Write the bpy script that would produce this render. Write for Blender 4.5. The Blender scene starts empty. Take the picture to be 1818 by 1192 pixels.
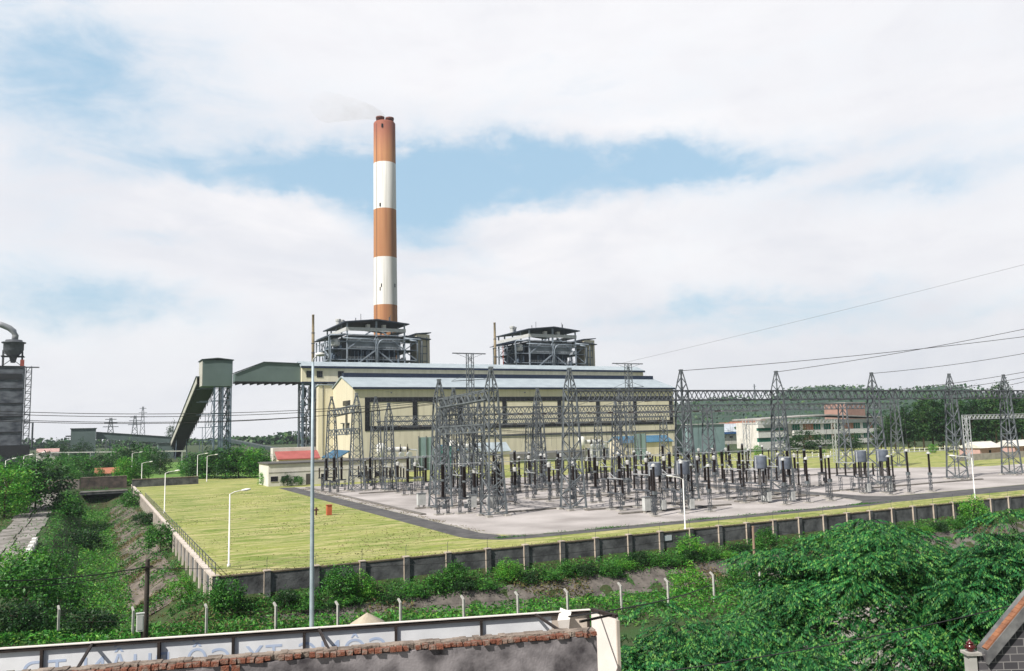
import bpy, math, random
import numpy as np
from mathutils import Vector, Matrix
rnd = random.Random(7); nrs = np.random.RandomState(11)
C = bpy.context.scene.collection
PI = math.pi
# ------------------------------------------------------------------ camera model (plant grid = world axes)
FPX, PIT, ROLL, YAW, CAMZ = 1435.69, .113015, -.0234919, .4807271, 13.0
Fv = Vector((math.sin(YAW)*math.cos(PIT), math.cos(YAW)*math.cos(PIT), math.sin(PIT)))
Rv = Vector((math.cos(YAW), -math.sin(YAW), 0)); Uv = Rv.cross(Fv)
Rv, Uv = math.cos(ROLL)*Rv+math.sin(ROLL)*Uv, -math.sin(ROLL)*Rv+math.cos(ROLL)*Uv
CP = Vector((0, 0, CAMZ))
def ray(x, y): return Fv + Rv*((x-909)/FPX) - Uv*((y-596)/FPX)
def G(x, y, z=0): d = ray(x, y); return CP + d*((z-CAMZ)/d.z)
def PY(x, y, Y): d = ray(x, y); return CP + d*(Y/d.y)
def PX(x, y, X): d = ray(x, y); return CP + d*(X/d.x)
# ------------------------------------------------------------------ mesh helper
class MB:
    def __init__(s): s.v = []; s.f = []
    def box(s, x0, y0, z0, x1, y1, z1):
        b = len(s.v)
        s.v += [(x0,y0,z0),(x1,y0,z0),(x1,y1,z0),(x0,y1,z0),(x0,y0,z1),(x1,y0,z1),(x1,y1,z1),(x0,y1,z1)]
        s.f += [(b,b+3,b+2,b+1),(b+4,b+5,b+6,b+7),(b,b+1,b+5,b+4),(b+1,b+2,b+6,b+5),(b+2,b+3,b+7,b+6),(b+3,b,b+4,b+7)]
        return s
    def bar(s, p, q, w, h=None, up=None):
        p, q = Vector(p), Vector(q); h = h or w
        d = q-p
        if d.length < 1e-6: return s
        d.normalize(); u = Vector(up) if up else (Vector((0,0,1)) if abs(d.z) < .9 else Vector((0,1,0)))
        a = d.cross(u).normalized()*(w/2); c = a.cross(d).normalized()*(h/2)
        b = len(s.v)
        for o in (p, q):
            for sa, sc in ((-1,-1),(1,-1),(1,1),(-1,1)): s.v.append(tuple(o+a*sa+c*sc))
        s.f += [(b,b+1,b+2,b+3),(b+7,b+6,b+5,b+4),(b,b+4,b+5,b+1),(b+1,b+5,b+6,b+2),(b+2,b+6,b+7,b+3),(b+3,b+7,b+4,b)]
        return s
    def path(s, pts, r, n=6, caps=True):
        pts = [Vector(p) for p in pts]; b = len(s.v); m = len(pts)
        rs = r if isinstance(r, (list, tuple)) else [r]*m
        for i, p in enumerate(pts):
            d = (pts[min(i+1,m-1)]-pts[max(i-1,0)]).normalized()
            u = Vector((0,0,1)) if abs(d.z) < .9 else Vector((0,1,0))
            a = d.cross(u).normalized(); c = a.cross(d)
            for k in range(n):
                t = 2*PI*k/n; s.v.append(tuple(p+(a*math.cos(t)+c*math.sin(t))*rs[i]))
        for i in range(m-1):
            for k in range(n):
                k2 = (k+1) % n
                s.f.append((b+i*n+k, b+i*n+k2, b+(i+1)*n+k2, b+(i+1)*n+k))
        if caps: s.f += [tuple(b+k for k in range(n))[::-1], tuple(b+(m-1)*n+k for k in range(n))]
        return s
    def tube(s, p, q, r0, r1=None, n=8): return s.path([p, q], [r0, r0 if r1 is None else r1], n)
    def lathe(s, prof, o=(0,0,0), n=12):
        b = len(s.v); m = len(prof)
        for r, z in prof:
            for k in range(n):
                t = 2*PI*k/n; s.v.append((o[0]+r*math.cos(t), o[1]+r*math.sin(t), o[2]+z))
        for i in range(m-1):
            for k in range(n):
                k2 = (k+1) % n
                s.f.append((b+i*n+k, b+i*n+k2, b+(i+1)*n+k2, b+(i+1)*n+k))
        s.f += [tuple(b+k for k in range(n))[::-1], tuple(b+(m-1)*n+k for k in range(n))]
        return s
    def prism(s, pts, d):
        pts = [Vector(p) for p in pts]; d = Vector(d); n = len(pts); b = len(s.v)
        s.v += [tuple(p) for p in pts] + [tuple(p+d) for p in pts]
        s.f += [tuple(b+i for i in range(n))[::-1], tuple(b+n+i for i in range(n))]
        for i in range(n): j = (i+1) % n; s.f.append((b+i, b+j, b+n+j, b+n+i))
        return s
    def face(s, *pts):
        b = len(s.v); s.v += [tuple(p) for p in pts]; s.f.append(tuple(range(b, b+len(pts)))); return s
    def blob(s, c, r, n=10, m=6, j=.0):
        prof = []
        b = len(s.v)
        for i in range(m+1):
            a = -PI/2+PI*i/m
            for k in range(n):
                t = 2*PI*k/n; q = 1+j*rnd.uniform(-1,1)
                s.v.append((c[0]+r[0]*q*math.cos(a)*math.cos(t), c[1]+r[1]*q*math.cos(a)*math.sin(t), c[2]+r[2]*math.sin(a)))
        for i in range(m):
            for k in range(n): k2=(k+1)%n; s.f.append((b+i*n+k,b+i*n+k2,b+(i+1)*n+k2,b+(i+1)*n+k))
        return s
    def build(s, name, mat, parent=None, smooth=False, loc=None):
        off = Vector((0,0,0)); p = parent
        while p: off += p.location; p = p.parent
        if loc is not None: off += Vector(loc)
        me = bpy.data.meshes.new(name)
        vs = s.v if off.length == 0 else [(a-off.x, b-off.y, c-off.z) for a, b, c in s.v]
        me.from_pydata(vs, [], s.f); me.update()
        if smooth: me.polygons.foreach_set('use_smooth', [True]*len(me.polygons))
        if mat: me.materials.append(mat)
        o = bpy.data.objects.new(name, me); C.objects.link(o)
        if parent: o.parent = parent
        if loc is not None: o.location = loc
        return o
def tag(o, label=None, cat=None, group=None, kind=None):
    if label: o['label'] = label
    if cat: o['category'] = cat
    if group: o['group'] = group
    if kind: o['kind'] = kind
    return o
def thing(name, label, cat, loc=(0,0,0), rz=0, group=None):
    o = bpy.data.objects.new(name, None); C.objects.link(o); o.location = loc; o.rotation_euler = (0,0,rz)
    o.empty_display_size = .2
    return tag(o, label, cat, group)
KIDS = {}
def kids(o):
    return [c for c in bpy.data.objects if c.parent == o]
def dup(root, loc, rz=None, label=None, group=None, scale=None, tree=None):
    def cp(o, par):
        c = o.copy(); C.objects.link(c)
        if par: c.parent = par
        if o.name not in KIDS: KIDS[o.name] = kids(o)
        for k in KIDS[o.name]: cp(k, c)
        return c
    r = cp(root, None); r.location = loc
    if rz is not None: r.rotation_euler = (0,0,rz)
    if scale: r.scale = scale
    if label: r['label'] = label
    if group: r['group'] = group
    return r
def first_or_dup(proto, state, loc, rz=0, label=None, group=None, scale=None):
    if not state.get('used'):
        state['used'] = True; proto.location = loc; proto.rotation_euler = (0,0,rz)
        KIDS[proto.name] = kids(proto)
        if label: proto['label'] = label
        if group: proto['group'] = group
        if scale: proto.scale = scale
        return proto
    return dup(proto, loc, rz, label, group, scale)
ORD = 'first second third fourth fifth sixth seventh eighth ninth tenth eleventh twelfth thirteenth fourteenth fifteenth sixteenth seventeenth eighteenth nineteenth twentieth'.split()
def ordn(i):
    if i < 20: return ORD[i]
    t = {2:'twenty', 3:'thirty', 4:'forty'}[(i+1)//10]
    return {'twenty':'twentieth','thirty':'thirtieth','forty':'fortieth'}[t] if (i+1) % 10 == 0 else t+'-'+ORD[(i+1) % 10-1]
# ------------------------------------------------------------------ materials
MATS = {}
def M(name, c, c2=None, scale=1.0, rough=.8, metal=0.0, bump=0.0, bscale=None, stretch=(1,1,1), detail=5, spec=.4, lo=.35, hi=.65, wave=None, rv=0.0):
    m = bpy.data.materials.new(name); m.use_nodes = True; nt = m.node_tree; N = nt.nodes; L = nt.links
    b = N['Principled BSDF']; b.inputs['Roughness'].default_value = rough; b.inputs['Metallic'].default_value = metal
    b.inputs['Specular IOR Level'].default_value = spec
    tc = N.new('ShaderNodeTexCoord'); mp = N.new('ShaderNodeMapping'); mp.inputs['Scale'].default_value = stretch
    L.new(tc.outputs['Object'], mp.inputs['Vector'])
    no = N.new('ShaderNodeTexNoise'); no.inputs['Scale'].default_value = scale; no.inputs['Detail'].default_value = detail
    L.new(mp.outputs['Vector'], no.inputs['Vector'])
    c2 = c2 or tuple(x*.75 for x in c)
    rp = N.new('ShaderNodeValToRGB'); rp.color_ramp.elements[0].position = lo; rp.color_ramp.elements[1].position = hi
    rp.color_ramp.elements[0].color = (*c2, 1); rp.color_ramp.elements[1].color = (*c, 1)
    L.new(no.outputs['Fac'], rp.inputs['Fac'])
    col = rp.outputs['Color']
    if rv:
        oi = N.new('ShaderNodeObjectInfo'); mr = N.new('ShaderNodeMapRange'); L.new(oi.outputs['Random'], mr.inputs['Value'])
        mr.inputs['To Min'].default_value = 1-rv; mr.inputs['To Max'].default_value = 1+rv
        hs = N.new('ShaderNodeHueSaturation'); L.new(col, hs.inputs['Color']); L.new(mr.outputs['Result'], hs.inputs['Value']); col = hs.outputs['Color']
    L.new(col, b.inputs['Base Color'])
    if bump or wave:
        bp = N.new('ShaderNodeBump'); bp.inputs['Strength'].default_value = bump or .6; bp.inputs['Distance'].default_value = .1
        if wave:
            wv = N.new('ShaderNodeTexWave'); wv.bands_direction = wave[0]; wv.inputs['Scale'].default_value = wave[1]
            L.new(tc.outputs['Object'], wv.inputs['Vector']); L.new(wv.outputs['Fac'], bp.inputs['Height'])
        else:
            n2 = N.new('ShaderNodeTexNoise'); n2.inputs['Scale'].default_value = bscale or scale*6; n2.inputs['Detail'].default_value = 4
            L.new(mp.outputs['Vector'], n2.inputs['Vector']); L.new(n2.outputs['Fac'], bp.inputs['Height'])
        L.new(bp.outputs['Normal'], b.inputs['Normal'])
    MATS[name] = m
    return m
def leafmat(name, cols, trans=.25, rough=.5):
    m = bpy.data.materials.new(name); m.use_nodes = True; nt = m.node_tree; N = nt.nodes; L = nt.links
    b = N['Principled BSDF']; b.inputs['Roughness'].default_value = rough; b.inputs['Specular IOR Level'].default_value = .3
    g = N.new('ShaderNodeNewGeometry'); rp = N.new('ShaderNodeValToRGB'); e = rp.color_ramp.elements
    while len(e) < len(cols): e.new(.5)
    for i, c in enumerate(cols): e[i].position = i/(len(cols)-1); e[i].color = (*c, 1)
    L.new(g.outputs['Random Per Island'], rp.inputs['Fac'])
    tc = N.new('ShaderNodeTexCoord'); no = N.new('ShaderNodeTexNoise'); no.inputs['Scale'].default_value = .45; no.inputs['Detail'].default_value = 2
    L.new(tc.outputs['Object'], no.inputs['Vector'])
    mr = N.new('ShaderNodeMapRange'); mr.inputs['From Min'].default_value = .3; mr.inputs['From Max'].default_value = .7; mr.inputs['To Min'].default_value = .75; mr.inputs['To Max'].default_value = 1.3
    L.new(no.outputs['Fac'], mr.inputs['Value'])
    hs = N.new('ShaderNodeHueSaturation'); L.new(rp.outputs['Color'], hs.inputs['Color']); L.new(mr.outputs['Result'], hs.inputs['Value'])
    L.new(hs.outputs['Color'], b.inputs['Base Color'])
    t = N.new('ShaderNodeBsdfTranslucent'); L.new(hs.outputs['Color'], t.inputs['Color'])
    mx = N.new('ShaderNodeMixShader'); mx.inputs['Fac'].default_value = trans
    L.new(b.outputs['BSDF'], mx.inputs[1]); L.new(t.outputs['BSDF'], mx.inputs[2])
    L.new(mx.outputs['Shader'], N['Material Output'].inputs['Surface'])
    MATS[name] = m
    return m
steel = M('galvanised_steel', (.175,.195,.21), (.085,.098,.112), 1.2, .5, .15, rv=.18)
boiler_steel = M('boiler_steelwork', (.33,.38,.44), (.22,.26,.31), .8, .55, .1)
steel_dk = M('weathered_steel', (.12,.13,.145), (.055,.062,.075), 1.5, .6, .05, rv=.2)
steel_blue = M('blue_grey_steel', (.16,.21,.27), (.09,.12,.17), .6, .55, .2)
conc = M('concrete', (.42,.40,.37), (.27,.255,.235), 1.2, .9, bump=.3)
conc_pole = M('pole_concrete', (.50,.49,.46), (.36,.35,.33), 2, .85)
conc_dk = M('stained_concrete', (.145,.15,.155), (.05,.052,.056), .7, .95, bump=.4, detail=8)
conc_rib = M('rib_concrete', (.62,.55,.49), (.48,.42,.37), 1.2, .9)
porc = M('brown_porcelain', (.018,.010,.008), (.008,.005,.005), 4, .35, spec=.5)
alu = M('bare_aluminium', (.62,.64,.66), (.5,.52,.54), 2, .4, .5)
white_p = M('white_paint', (.78,.77,.74), (.66,.65,.62), 1.5, .6)
grey_p = M('light_grey_paint', (.55,.56,.55), (.44,.45,.44), 1.2, .6)
trap_p = M('slate_grey_paint', (.12,.14,.18), (.09,.105,.14), 2, .5, rv=.1)
cream = M('cream_cladding', (.80,.74,.565), (.68,.625,.47), .7, .6, stretch=(1,1,.10),  wave=('X', 1.6), bump=.25, detail=8)
cream2 = M('pale_cream_cladding', (.72,.65,.50), (.63,.565,.43), .7, .6, stretch=(1,1,.10),  wave=('Y', 1.6), bump=.2, detail=8)
roofblue = M('pale_blue_roof_sheet', (.40,.46,.50), (.33,.385,.425), .25, .5, wave=('X', 2.2), bump=.35)
navy = M('navy_trim', (.022,.034,.07), (.014,.022,.045), 1, .5)
glass_dk = M('dark_window_band', (.016,.017,.024), (.007,.008,.012), .8, .15, stretch=(1,1,.4), spec=.6)
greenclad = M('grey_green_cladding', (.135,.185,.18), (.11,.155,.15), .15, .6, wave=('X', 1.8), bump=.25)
greenroof = M('dark_grey_green_trim', (.06,.085,.085), None, 1, .6)
black = M('black_and_shade', (.012,.012,.014), (.006,.006,.007), 1, .8)  # black parts, and shade painted under the coal conveyor
tealclad = M('teal_grey_cladding', (.27,.38,.385), (.22,.32,.325), .2, .55, wave=('X', 2), bump=.2)
whitewall = M('whitewashed_wall', (.72,.69,.64), (.58,.555,.51), .5, .85, detail=8)
pinkwall = M('faded_pink_wall', (.52,.33,.31), (.42,.27,.25), .5, .85)
redroof = M('red_sheet_roof', (.42,.12,.11), (.34,.095,.085), .5, .6, wave=('X', 2), bump=.2)
tilered = M('terracotta_tiles', (.42,.17,.10), (.30,.115,.07), .8, .8)
blueroof = M('blue_sheet_roof', (.06,.17,.28), (.045,.13,.22), .6, .5, wave=('X', 2), bump=.3)
wire_m = M('cable_black', (.022,.022,.024), None, 1, .6)
wire_al = M('conductor_grey', (.13,.13,.135), None, 1, .5, .3)
bark = M('tree_bark', (.13,.095,.065), (.075,.055,.04), 6, .9, bump=.4)
woodpole = M('weathered_wood', (.30,.21,.15), (.18,.125,.09), 3, .85, stretch=(1,1,.1))
darkpole = M('dark_timber', (.075,.06,.05), (.035,.03,.026), 3, .85, stretch=(1,1,.15))
brickm = M('old_brick', (.21,.08,.05), (.27,.215,.18), 9, .95, bump=.5, lo=.32, hi=.50)
mortar = M('pale_mortar', (.33,.27,.225), (.15,.12,.10), 5, .95, bump=.4)
plaster = M('stained_plaster', (.255,.235,.245), (.045,.04,.045), 2.2, .95, bump=.15, bscale=30, detail=14, lo=.36, hi=.60)
signgrey = M('sign_sheet', (.74,.75,.78), (.64,.65,.68), 3, .6)
signwhite = M('sign_edge_white', (.76,.70,.66), (.66,.61,.57), 2, .6)
signpale = M('beige_sign_sheet', (.60,.52,.45), (.52,.45,.39), 2, .6)
rustblk = M('rusted_black_iron', (.035,.025,.022), (.018,.013,.012), 8, .8)
lettm = M('faded_blue_lettering', (.44,.52,.68), (.38,.46,.62), 6, .7)
redpaint = M('faded_red_paint', (.40,.085,.05), (.30,.06,.04), 3, .7)
greenglass = M('green_glazing', (.02,.17,.11), (.012,.10,.075), .4, .2, spec=.6)
brownpan = M('brown_panels', (.40,.20,.12), (.32,.15,.09), .5, .8)
orangep = M('vent_pipe_tan', (.30,.235,.14), (.20,.155,.10), 1, .7)
L_bush = leafmat('bush_leaves', [(.012,.06,.014),(.03,.14,.022),(.055,.21,.03),(.12,.29,.04)])
L_dark = leafmat('dark_leaves', [(.008,.032,.012),(.014,.055,.016),(.024,.08,.02),(.045,.11,.022)])
L_lime = leafmat('lime_leaves', [(.03,.16,.015),(.06,.26,.025),(.11,.36,.035),(.24,.40,.06)])
L_weed = leafmat('weed_blades', [(.014,.085,.012),(.03,.16,.02),(.055,.24,.03),(.13,.24,.05)])
L_dry = leafmat('dry_grass', [(.13,.09,.05),(.20,.15,.08),(.16,.16,.05),(.10,.12,.04)])
L_pin = leafmat('feathery_leaves', [(.006,.048,.015),(.013,.095,.025),(.032,.175,.04),(.15,.30,.06)], .22)
L_pin2 = leafmat('deep_feathery_leaves', [(.006,.045,.015),(.012,.09,.025),(.03,.16,.04),(.12,.26,.055)], .22)
L_tall = leafmat('tall_tree_leaves', [(.012,.046,.018),(.024,.08,.024),(.045,.12,.03),(.09,.17,.04)], .25)
# ------------------------------------------------------------------ leaf meshes (numpy)
def quads_obj(name, V, mat, parent=None, loc=None):
    """V: (N,4,3) array of quads"""
    n = len(V); me = bpy.data.meshes.new(name)
    me.vertices.add(n*4); me.vertices.foreach_set('co', np.ascontiguousarray(V, dtype=np.float32).ravel())
    me.loops.add(n*4); me.loops.foreach_set('vertex_index', np.arange(n*4, dtype=np.int32))
    me.polygons.add(n); me.polygons.foreach_set('loop_start', np.arange(0, n*4, 4, dtype=np.int32))
    me.polygons.foreach_set('loop_total', np.full(n, 4, dtype=np.int32))
    me.update(calc_edges=True); me.materials.append(mat)
    o = bpy.data.objects.new(name, me); C.objects.link(o)
    if parent: o.parent = parent
    if loc is not None: o.location = loc
    return o
def unit(a): return a/np.maximum(np.linalg.norm(a, axis=-1, keepdims=True), 1e-9)
def leaves(P, size, up=.5, wid=.5, rs=nrs, jit=.4):
    """rhombic leaves at points P"""
    n = len(P); d = unit(rs.normal(size=(n,3))*np.array([1,1,.6])+np.array([0,0,-.15]))
    nr = unit(rs.normal(size=(n,3))+np.array([0,0,up*2])); s = unit(np.cross(d, nr))
    sz = size*(1+jit*rs.uniform(-1,1,(n,1)))
    a = P-d*sz*.5; b = P+s*sz*wid*.5; c = P+d*sz*.5-np.array([0,0,.12])*sz; e = P-s*sz*wid*.5
    return np.stack([a,b,c,e], 1)
def clump_points(n_clump, per, rad, cr, rs=nrs, bottom=-.35, shell=.55):
    """clumps on an ellipsoid shell rad=(rx,ry,rz); cr = clump radius"""
    u = unit(rs.normal(size=(n_clump*3,3))); u = u[u[:,2] > bottom][:n_clump]
    r = rs.uniform(shell, 1, (len(u),1))**.7*(1+.18*rs.normal(size=(len(u),1)))
    cc = u*r*np.array(rad)
    s = cr*rs.uniform(.6,1.3,(len(u),1,1))
    p = cc[:,None,:]+rs.normal(size=(len(u),per,3))*s*np.array([.55,.55,.38])
    return p.reshape(-1,3)
# ------------------------------------------------------------------ terrain
def sm(t): t = min(1, max(0, t)); return t*t*(3-2*t)
def lerp_tab(t, tab):
    if t <= tab[0][0]: return tab[0][1]
    for (a, va), (b, vb) in zip(tab, tab[1:]):
        if t <= b: return va+(vb-va)*(t-a)/(b-a)
    return tab[-1][1]
def ypost(x): return max(40, 65-.32*x+.0012*x*x*(x > 0))
def h(x, y):
    if x >= 10.45 and y >= 78.75: return 0.0
    dx, dy = max(0, 10.4-x), max(0, 78.7-y); D = math.hypot(dx, dy)
    far = sm((y-226)/12)
    r = lerp_tab(D, [(0,-2.1),(2.4,-2.5),(3.6,-3.2),(6.4,-4.9),(8,-5.2),(60,-5.2)])
    lb = lerp_tab(-x, [(-2,-6),(-1,-5.2),(1.2,-4.3),(4.2,-.9),(5,-.55),(40,-.45)])
    base = max(r, lb)
    base = base*(1-far)+(-.3)*far
    n = sm((y-ypost(x)-.6)/4.5)
    z = -.85*(1-n)+base*n
    return z+.12*math.sin(x*1.7+y*.9)*math.cos(y*1.3-x*.4)*(1 if D > 1 else D)
def axis(segs):
    out = []
    for a, b, s in segs:
        n = max(1, round((b-a)/s)); out += [a+(b-a)*i/n for i in range(n)]
    return out+[segs[-1][1]]
xs = axis([(-1500,-200,325),(-200,-40,40),(-40,-20,5),(-20,10.2,.84),(10.2,10.5,.3),(10.5,14,.9),(14,140,3),(140,300,20),(300,1000,100),(1000,2600,400)])
ys = axis([(-400,0,100),(0,34,8.5),(34,78.5,.85),(78.5,78.8,.3),(78.8,90,2.8),(90,240,3),(240,400,20),(400,1000,100),(1000,2600,400)])
g = MB()
for y in ys:
    for x in xs: g.v.append((x, y, h(x, y)))
nx = len(xs)
for j in range(len(ys)-1):
    for i in range(nx-1): a = j*nx+i; g.f.append((a, a+1, a+nx+1, a+nx))
m_ground = M('soil_and_weeds', (.03,.075,.015), (.05,.05,.022), .35, .95, bump=.6, bscale=5, detail=10)
tag(g.build('ground', m_ground, smooth=True), kind='structure')
def sheet(name, pts, z, mat): return tag(MB().face(*[(x, y, z) for x, y in pts]).build(name, mat), kind='structure')
# lawn material: mown, yellow-green with swathes
m_lawn = M('mown_lawn', (.25,.285,.06), (.14,.20,.03), .09, .95, bump=.5, bscale=9, detail=12)
nt = m_lawn.node_tree; N = nt.nodes; L = nt.links; bs = N['Principled BSDF']; src = bs.inputs['Base Color'].links[0].from_socket
tc = N.new('ShaderNodeTexCoord'); mp = N.new('ShaderNodeMapping'); mp.inputs['Rotation'].default_value = (0,0,math.radians(58)); mp.inputs['Scale'].default_value = (.13,.55,1)
no = N.new('ShaderNodeTexNoise'); no.inputs['Scale'].default_value = 1.0; no.inputs['Detail'].default_value = 12; no.inputs['Roughness'].default_value = .72; no.inputs['Distortion'].default_value = 1.2
L.new(tc.outputs['Object'], mp.inputs['Vector']); L.new(mp.outputs['Vector'], no.inputs['Vector'])
rp = N.new('ShaderNodeValToRGB'); rp.color_ramp.elements[0].position = .44; rp.color_ramp.elements[1].position = .62
L.new(no.outputs['Fac'], rp.inputs['Fac'])
mx = N.new('ShaderNodeMix'); mx.data_type = 'RGBA'; mx.inputs['B'].default_value = (.43,.39,.18,1)
L.new(rp.outputs['Color'], mx.inputs['Factor']); L.new(src, mx.inputs['A'])
n3 = N.new('ShaderNodeTexNoise'); n3.inputs['Scale'].default_value = 1.5; n3.inputs['Detail'].default_value = 10; n3.inputs['Roughness'].default_value = .7; L.new(tc.outputs['Object'], n3.inputs['Vector'])
mr = N.new('ShaderNodeMapRange'); mr.inputs['From Min'].default_value = .3; mr.inputs['From Max'].default_value = .7; mr.inputs['To Min'].default_value = .74; mr.inputs['To Max'].default_value = 1.22
L.new(n3.outputs['Fac'], mr.inputs['Value'])
hs = N.new('ShaderNodeHueSaturation'); L.new(mx.outputs['Result'], hs.inputs['Color']); L.new(mr.outputs['Result'], hs.inputs['Value']); L.new(hs.outputs['Color'], bs.inputs['Base Color'])
m_gravel = M('pale_gravel', (.47,.435,.425), (.30,.275,.265), .12, .95, bump=.5, bscale=14, detail=12)
m_asph = M('worn_asphalt', (.11,.107,.108), (.065,.063,.066), .5, .9, bump=.3, bscale=12, detail=10)
m_path = M('cracked_path_concrete', (.30,.275,.265), (.13,.125,.105), .5, .95, bump=.4, detail=10)
m_bank = M('stone_pitched_bank', (.20,.165,.14), (.075,.065,.055), .9, .95, bump=.9, bscale=2.2, detail=10, stretch=(1,.35,1))
m_dirt = M('grey_dirt_bank', (.17,.15,.135), (.085,.075,.068), .8, .95, bump=.8, bscale=3, detail=10)
sheet('lawn', [(10.6,78.9),(320,78.9),(430,200),(300,260),(190,262),(70,262),(40,252),(16,262),(10.6,240)], .006, m_lawn)
def arc(cx, cy, r, a0, a1, n=8): return [(cx+r*math.cos(math.radians(a0+(a1-a0)*i/n)), cy+r*math.sin(math.radians(a0+(a1-a0)*i/n))) for i in range(n+1)]
sheet('road', [(39.9,198)]+[(39.9,92)]+arc(46.4,91.9,6.5,180,270)+[(104,85.3),(112,86.6),(320,86.6),(320,93.2),(121.5,93.2),(117.6,98),(117.6,150),(112.2,150),(112.2,98),(108,91.6),(104,89.2),(44.5,89.2),(44.5,198)], .012, m_asph)
sheet('gravel_yard', [(43.9,197)]+arc(50.4,94.2,6.6,180,270)+[(100,87.6),(105.5,88.2),(108.3,90),(110,93),(112.2,100),(112.2,186),(62,197)], .02, m_gravel)
sheet('gravel_yard', [(117.4,150),(117.4,100)]+arc(121.4,97.4,4,180,270,5)+[(320,93.4),(330,128),(208,133),(186,147),(165,176),(150,190),(112.3,188),(112.3,150)], .02, m_gravel)
# kerb stones round the yard
kb = MB()
kp = [(43.7,197)]+arc(50.4,94.2,6.7,180,270)+[(100,87.5),(105.5,88.1),(108.4,89.9),(110.1,92.9),(112.3,100),(112.3,140)]
for a, b in zip(kp, kp[1:]): kb.bar((*a,.06),(*b,.06),.18,.12)
tag(kb.build('kerb', conc), kind='structure')
# concrete service path west of the ditch, in broken slabs
pb = MB(); rr = random.Random(3)
yy = 88.0
while yy < 244:
    ln = rr.uniform(4.2, 5.2); o = rr.uniform(-.3,.3)
    pb.prism([(-11+o,yy,-.62),(-8.6+o,yy,-.62),(-8.6+o,yy+ln-.25,-.62),(-11+o,yy+ln-.25,-.62)], (0,0,.2+rr.uniform(0,.06)))
    pb.prism([(-8.4+o,yy+.6,-.62),(-6+o,yy+.6,-.62),(-6+o,yy+ln+.3,-.62),(-8.4+o,yy+ln+.3,-.62)], (0,0,.2+rr.uniform(0,.06)))
    yy += ln
tag(pb.build('path', m_path), kind='structure')
def drape(name, mat, x_of, y_of, nu, nv, off=.05):
    b = MB()
    for j in range(nv+1):
        for i in range(nu+1):
            u, v = i/nu, j/nv; x, y = x_of(u, v), y_of(u, v); b.v.append((x, y, h(x, y)+off))
    for j in range(nv):
        for i in range(nu): a = j*(nu+1)+i; b.f.append((a, a+1, a+nu+2, a+nu+1))
    return tag(b.build(name, mat, smooth=True), kind='structure')
drape('bank', m_bank, lambda u, v: 3.9+5.0*u, lambda u, v: 86+135*v, 8, 110)
drape('bank', m_dirt, lambda u, v: 10+150*u, lambda u, v: 70.2+5.2*v, 120, 8)
# ------------------------------------------------------------------ hills
SKY_L = [(1180,722),(1240,712),(1290,706),(1335,712),(1360,711),(1390,697),(1430,689),(1480,687),(1530,690),(1570,695),(1605,697),(1640,690),(1675,686),(1715,690),(1760,701),(1830,706),(1950,700),(2200,712),(2500,720)]
hl = MB(); ncol, nrow = 110, 26; ridge = []
for i in range(ncol+1):
    px = 1180+1320*i/ncol; py = lerp_tab(px, SKY_L); d = ray(px, py); dh = math.hypot(d.x, d.y)
    zr = CAMZ+d.z/dh*1500
    for j in range(nrow+1):
        t = j/nrow; R_ = 850+1500*t; bmp = sm(1-abs(R_-1500)/680)
        rg = .5+.5*math.sin(i*.55+j*.3)*math.cos(i*.23-j*.5)
        z = -1+(zr+1)*bmp*(1-.10*rg*sm(abs(R_-1500)/250))
        hl.v.append((d.x/dh*R_, d.y/dh*R_, z)); ridge.append((d.x/dh*R_, d.y/dh*R_, z))
for i in range(ncol):
    for j in range(nrow): a = i*(nrow+1)+j; hl.f.append((a, a+nrow+1, a+nrow+2, a+1))
m_hill = M('forested_hill', (.035,.075,.045), (.018,.045,.028), .012, .95, bump=1, bscale=.08, detail=12)
tag(hl.build('hill', m_hill, smooth=True), kind='structure')
R3 = np.random.RandomState(5); rg = np.array(ridge)
idx = R3.randint(0, len(rg), 20000); P = rg[idx]+R3.normal(size=(20000,3))*np.array([16,22,.5]); P = P[P[:,2] > 4]; P[:,2] += 1.5
top = np.array([p for p in ridge if p[2] > 0]); 
tag(quads_obj('hill_forest', leaves(P, 4.2, up=.2, wid=.8, rs=R3), L_tall), kind='stuff')
# ------------------------------------------------------------------ camera
cam = bpy.data.cameras.new('camera'); co = bpy.data.objects.new('camera', cam); C.objects.link(co)
cam.sensor_width = 36; cam.lens = FPX/1818*36; cam.clip_end = 20000; cam.clip_start = .1
co.matrix_world = Matrix(((Rv.x,Uv.x,-Fv.x,CP.x),(Rv.y,Uv.y,-Fv.y,CP.y),(Rv.z,Uv.z,-Fv.z,CP.z),(0,0,0,1)))
bpy.context.scene.camera = co
# ------------------------------------------------------------------ sun and sky
SUN_AZ, SUN_EL = math.radians(250), math.radians(47)
sd = Vector((math.sin(SUN_AZ)*math.cos(SUN_EL), math.cos(SUN_AZ)*math.cos(SUN_EL), math.sin(SUN_EL)))
sl = bpy.data.lights.new('sun', 'SUN'); sl.energy = 5.0; sl.angle = math.radians(.5); sl.color = (1,.955,.88)
so = bpy.data.objects.new('sun', sl); C.objects.link(so); so.rotation_euler = sd.to_track_quat('Z', 'Y').to_euler()
w = bpy.data.worlds.new('World'); bpy.context.scene.world = w; w.use_nodes = True
nt = w.node_tree; N = nt.nodes; L = nt.links
for n_ in list(N): N.remove(n_)
out = N.new('ShaderNodeOutputWorld'); bg = N.new('ShaderNodeBackground'); L.new(bg.outputs[0], out.inputs[0]); bg.inputs['Strength'].default_value = .08
sky = N.new('ShaderNodeTexSky'); sky.sky_type = 'NISHITA'; sky.sun_disc = False; sky.sun_elevation = SUN_EL; sky.sun_rotation = SUN_AZ; sky.air_density = 1.3; sky.dust_density = 1.5
tc = N.new('ShaderNodeTexCoord')
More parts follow.
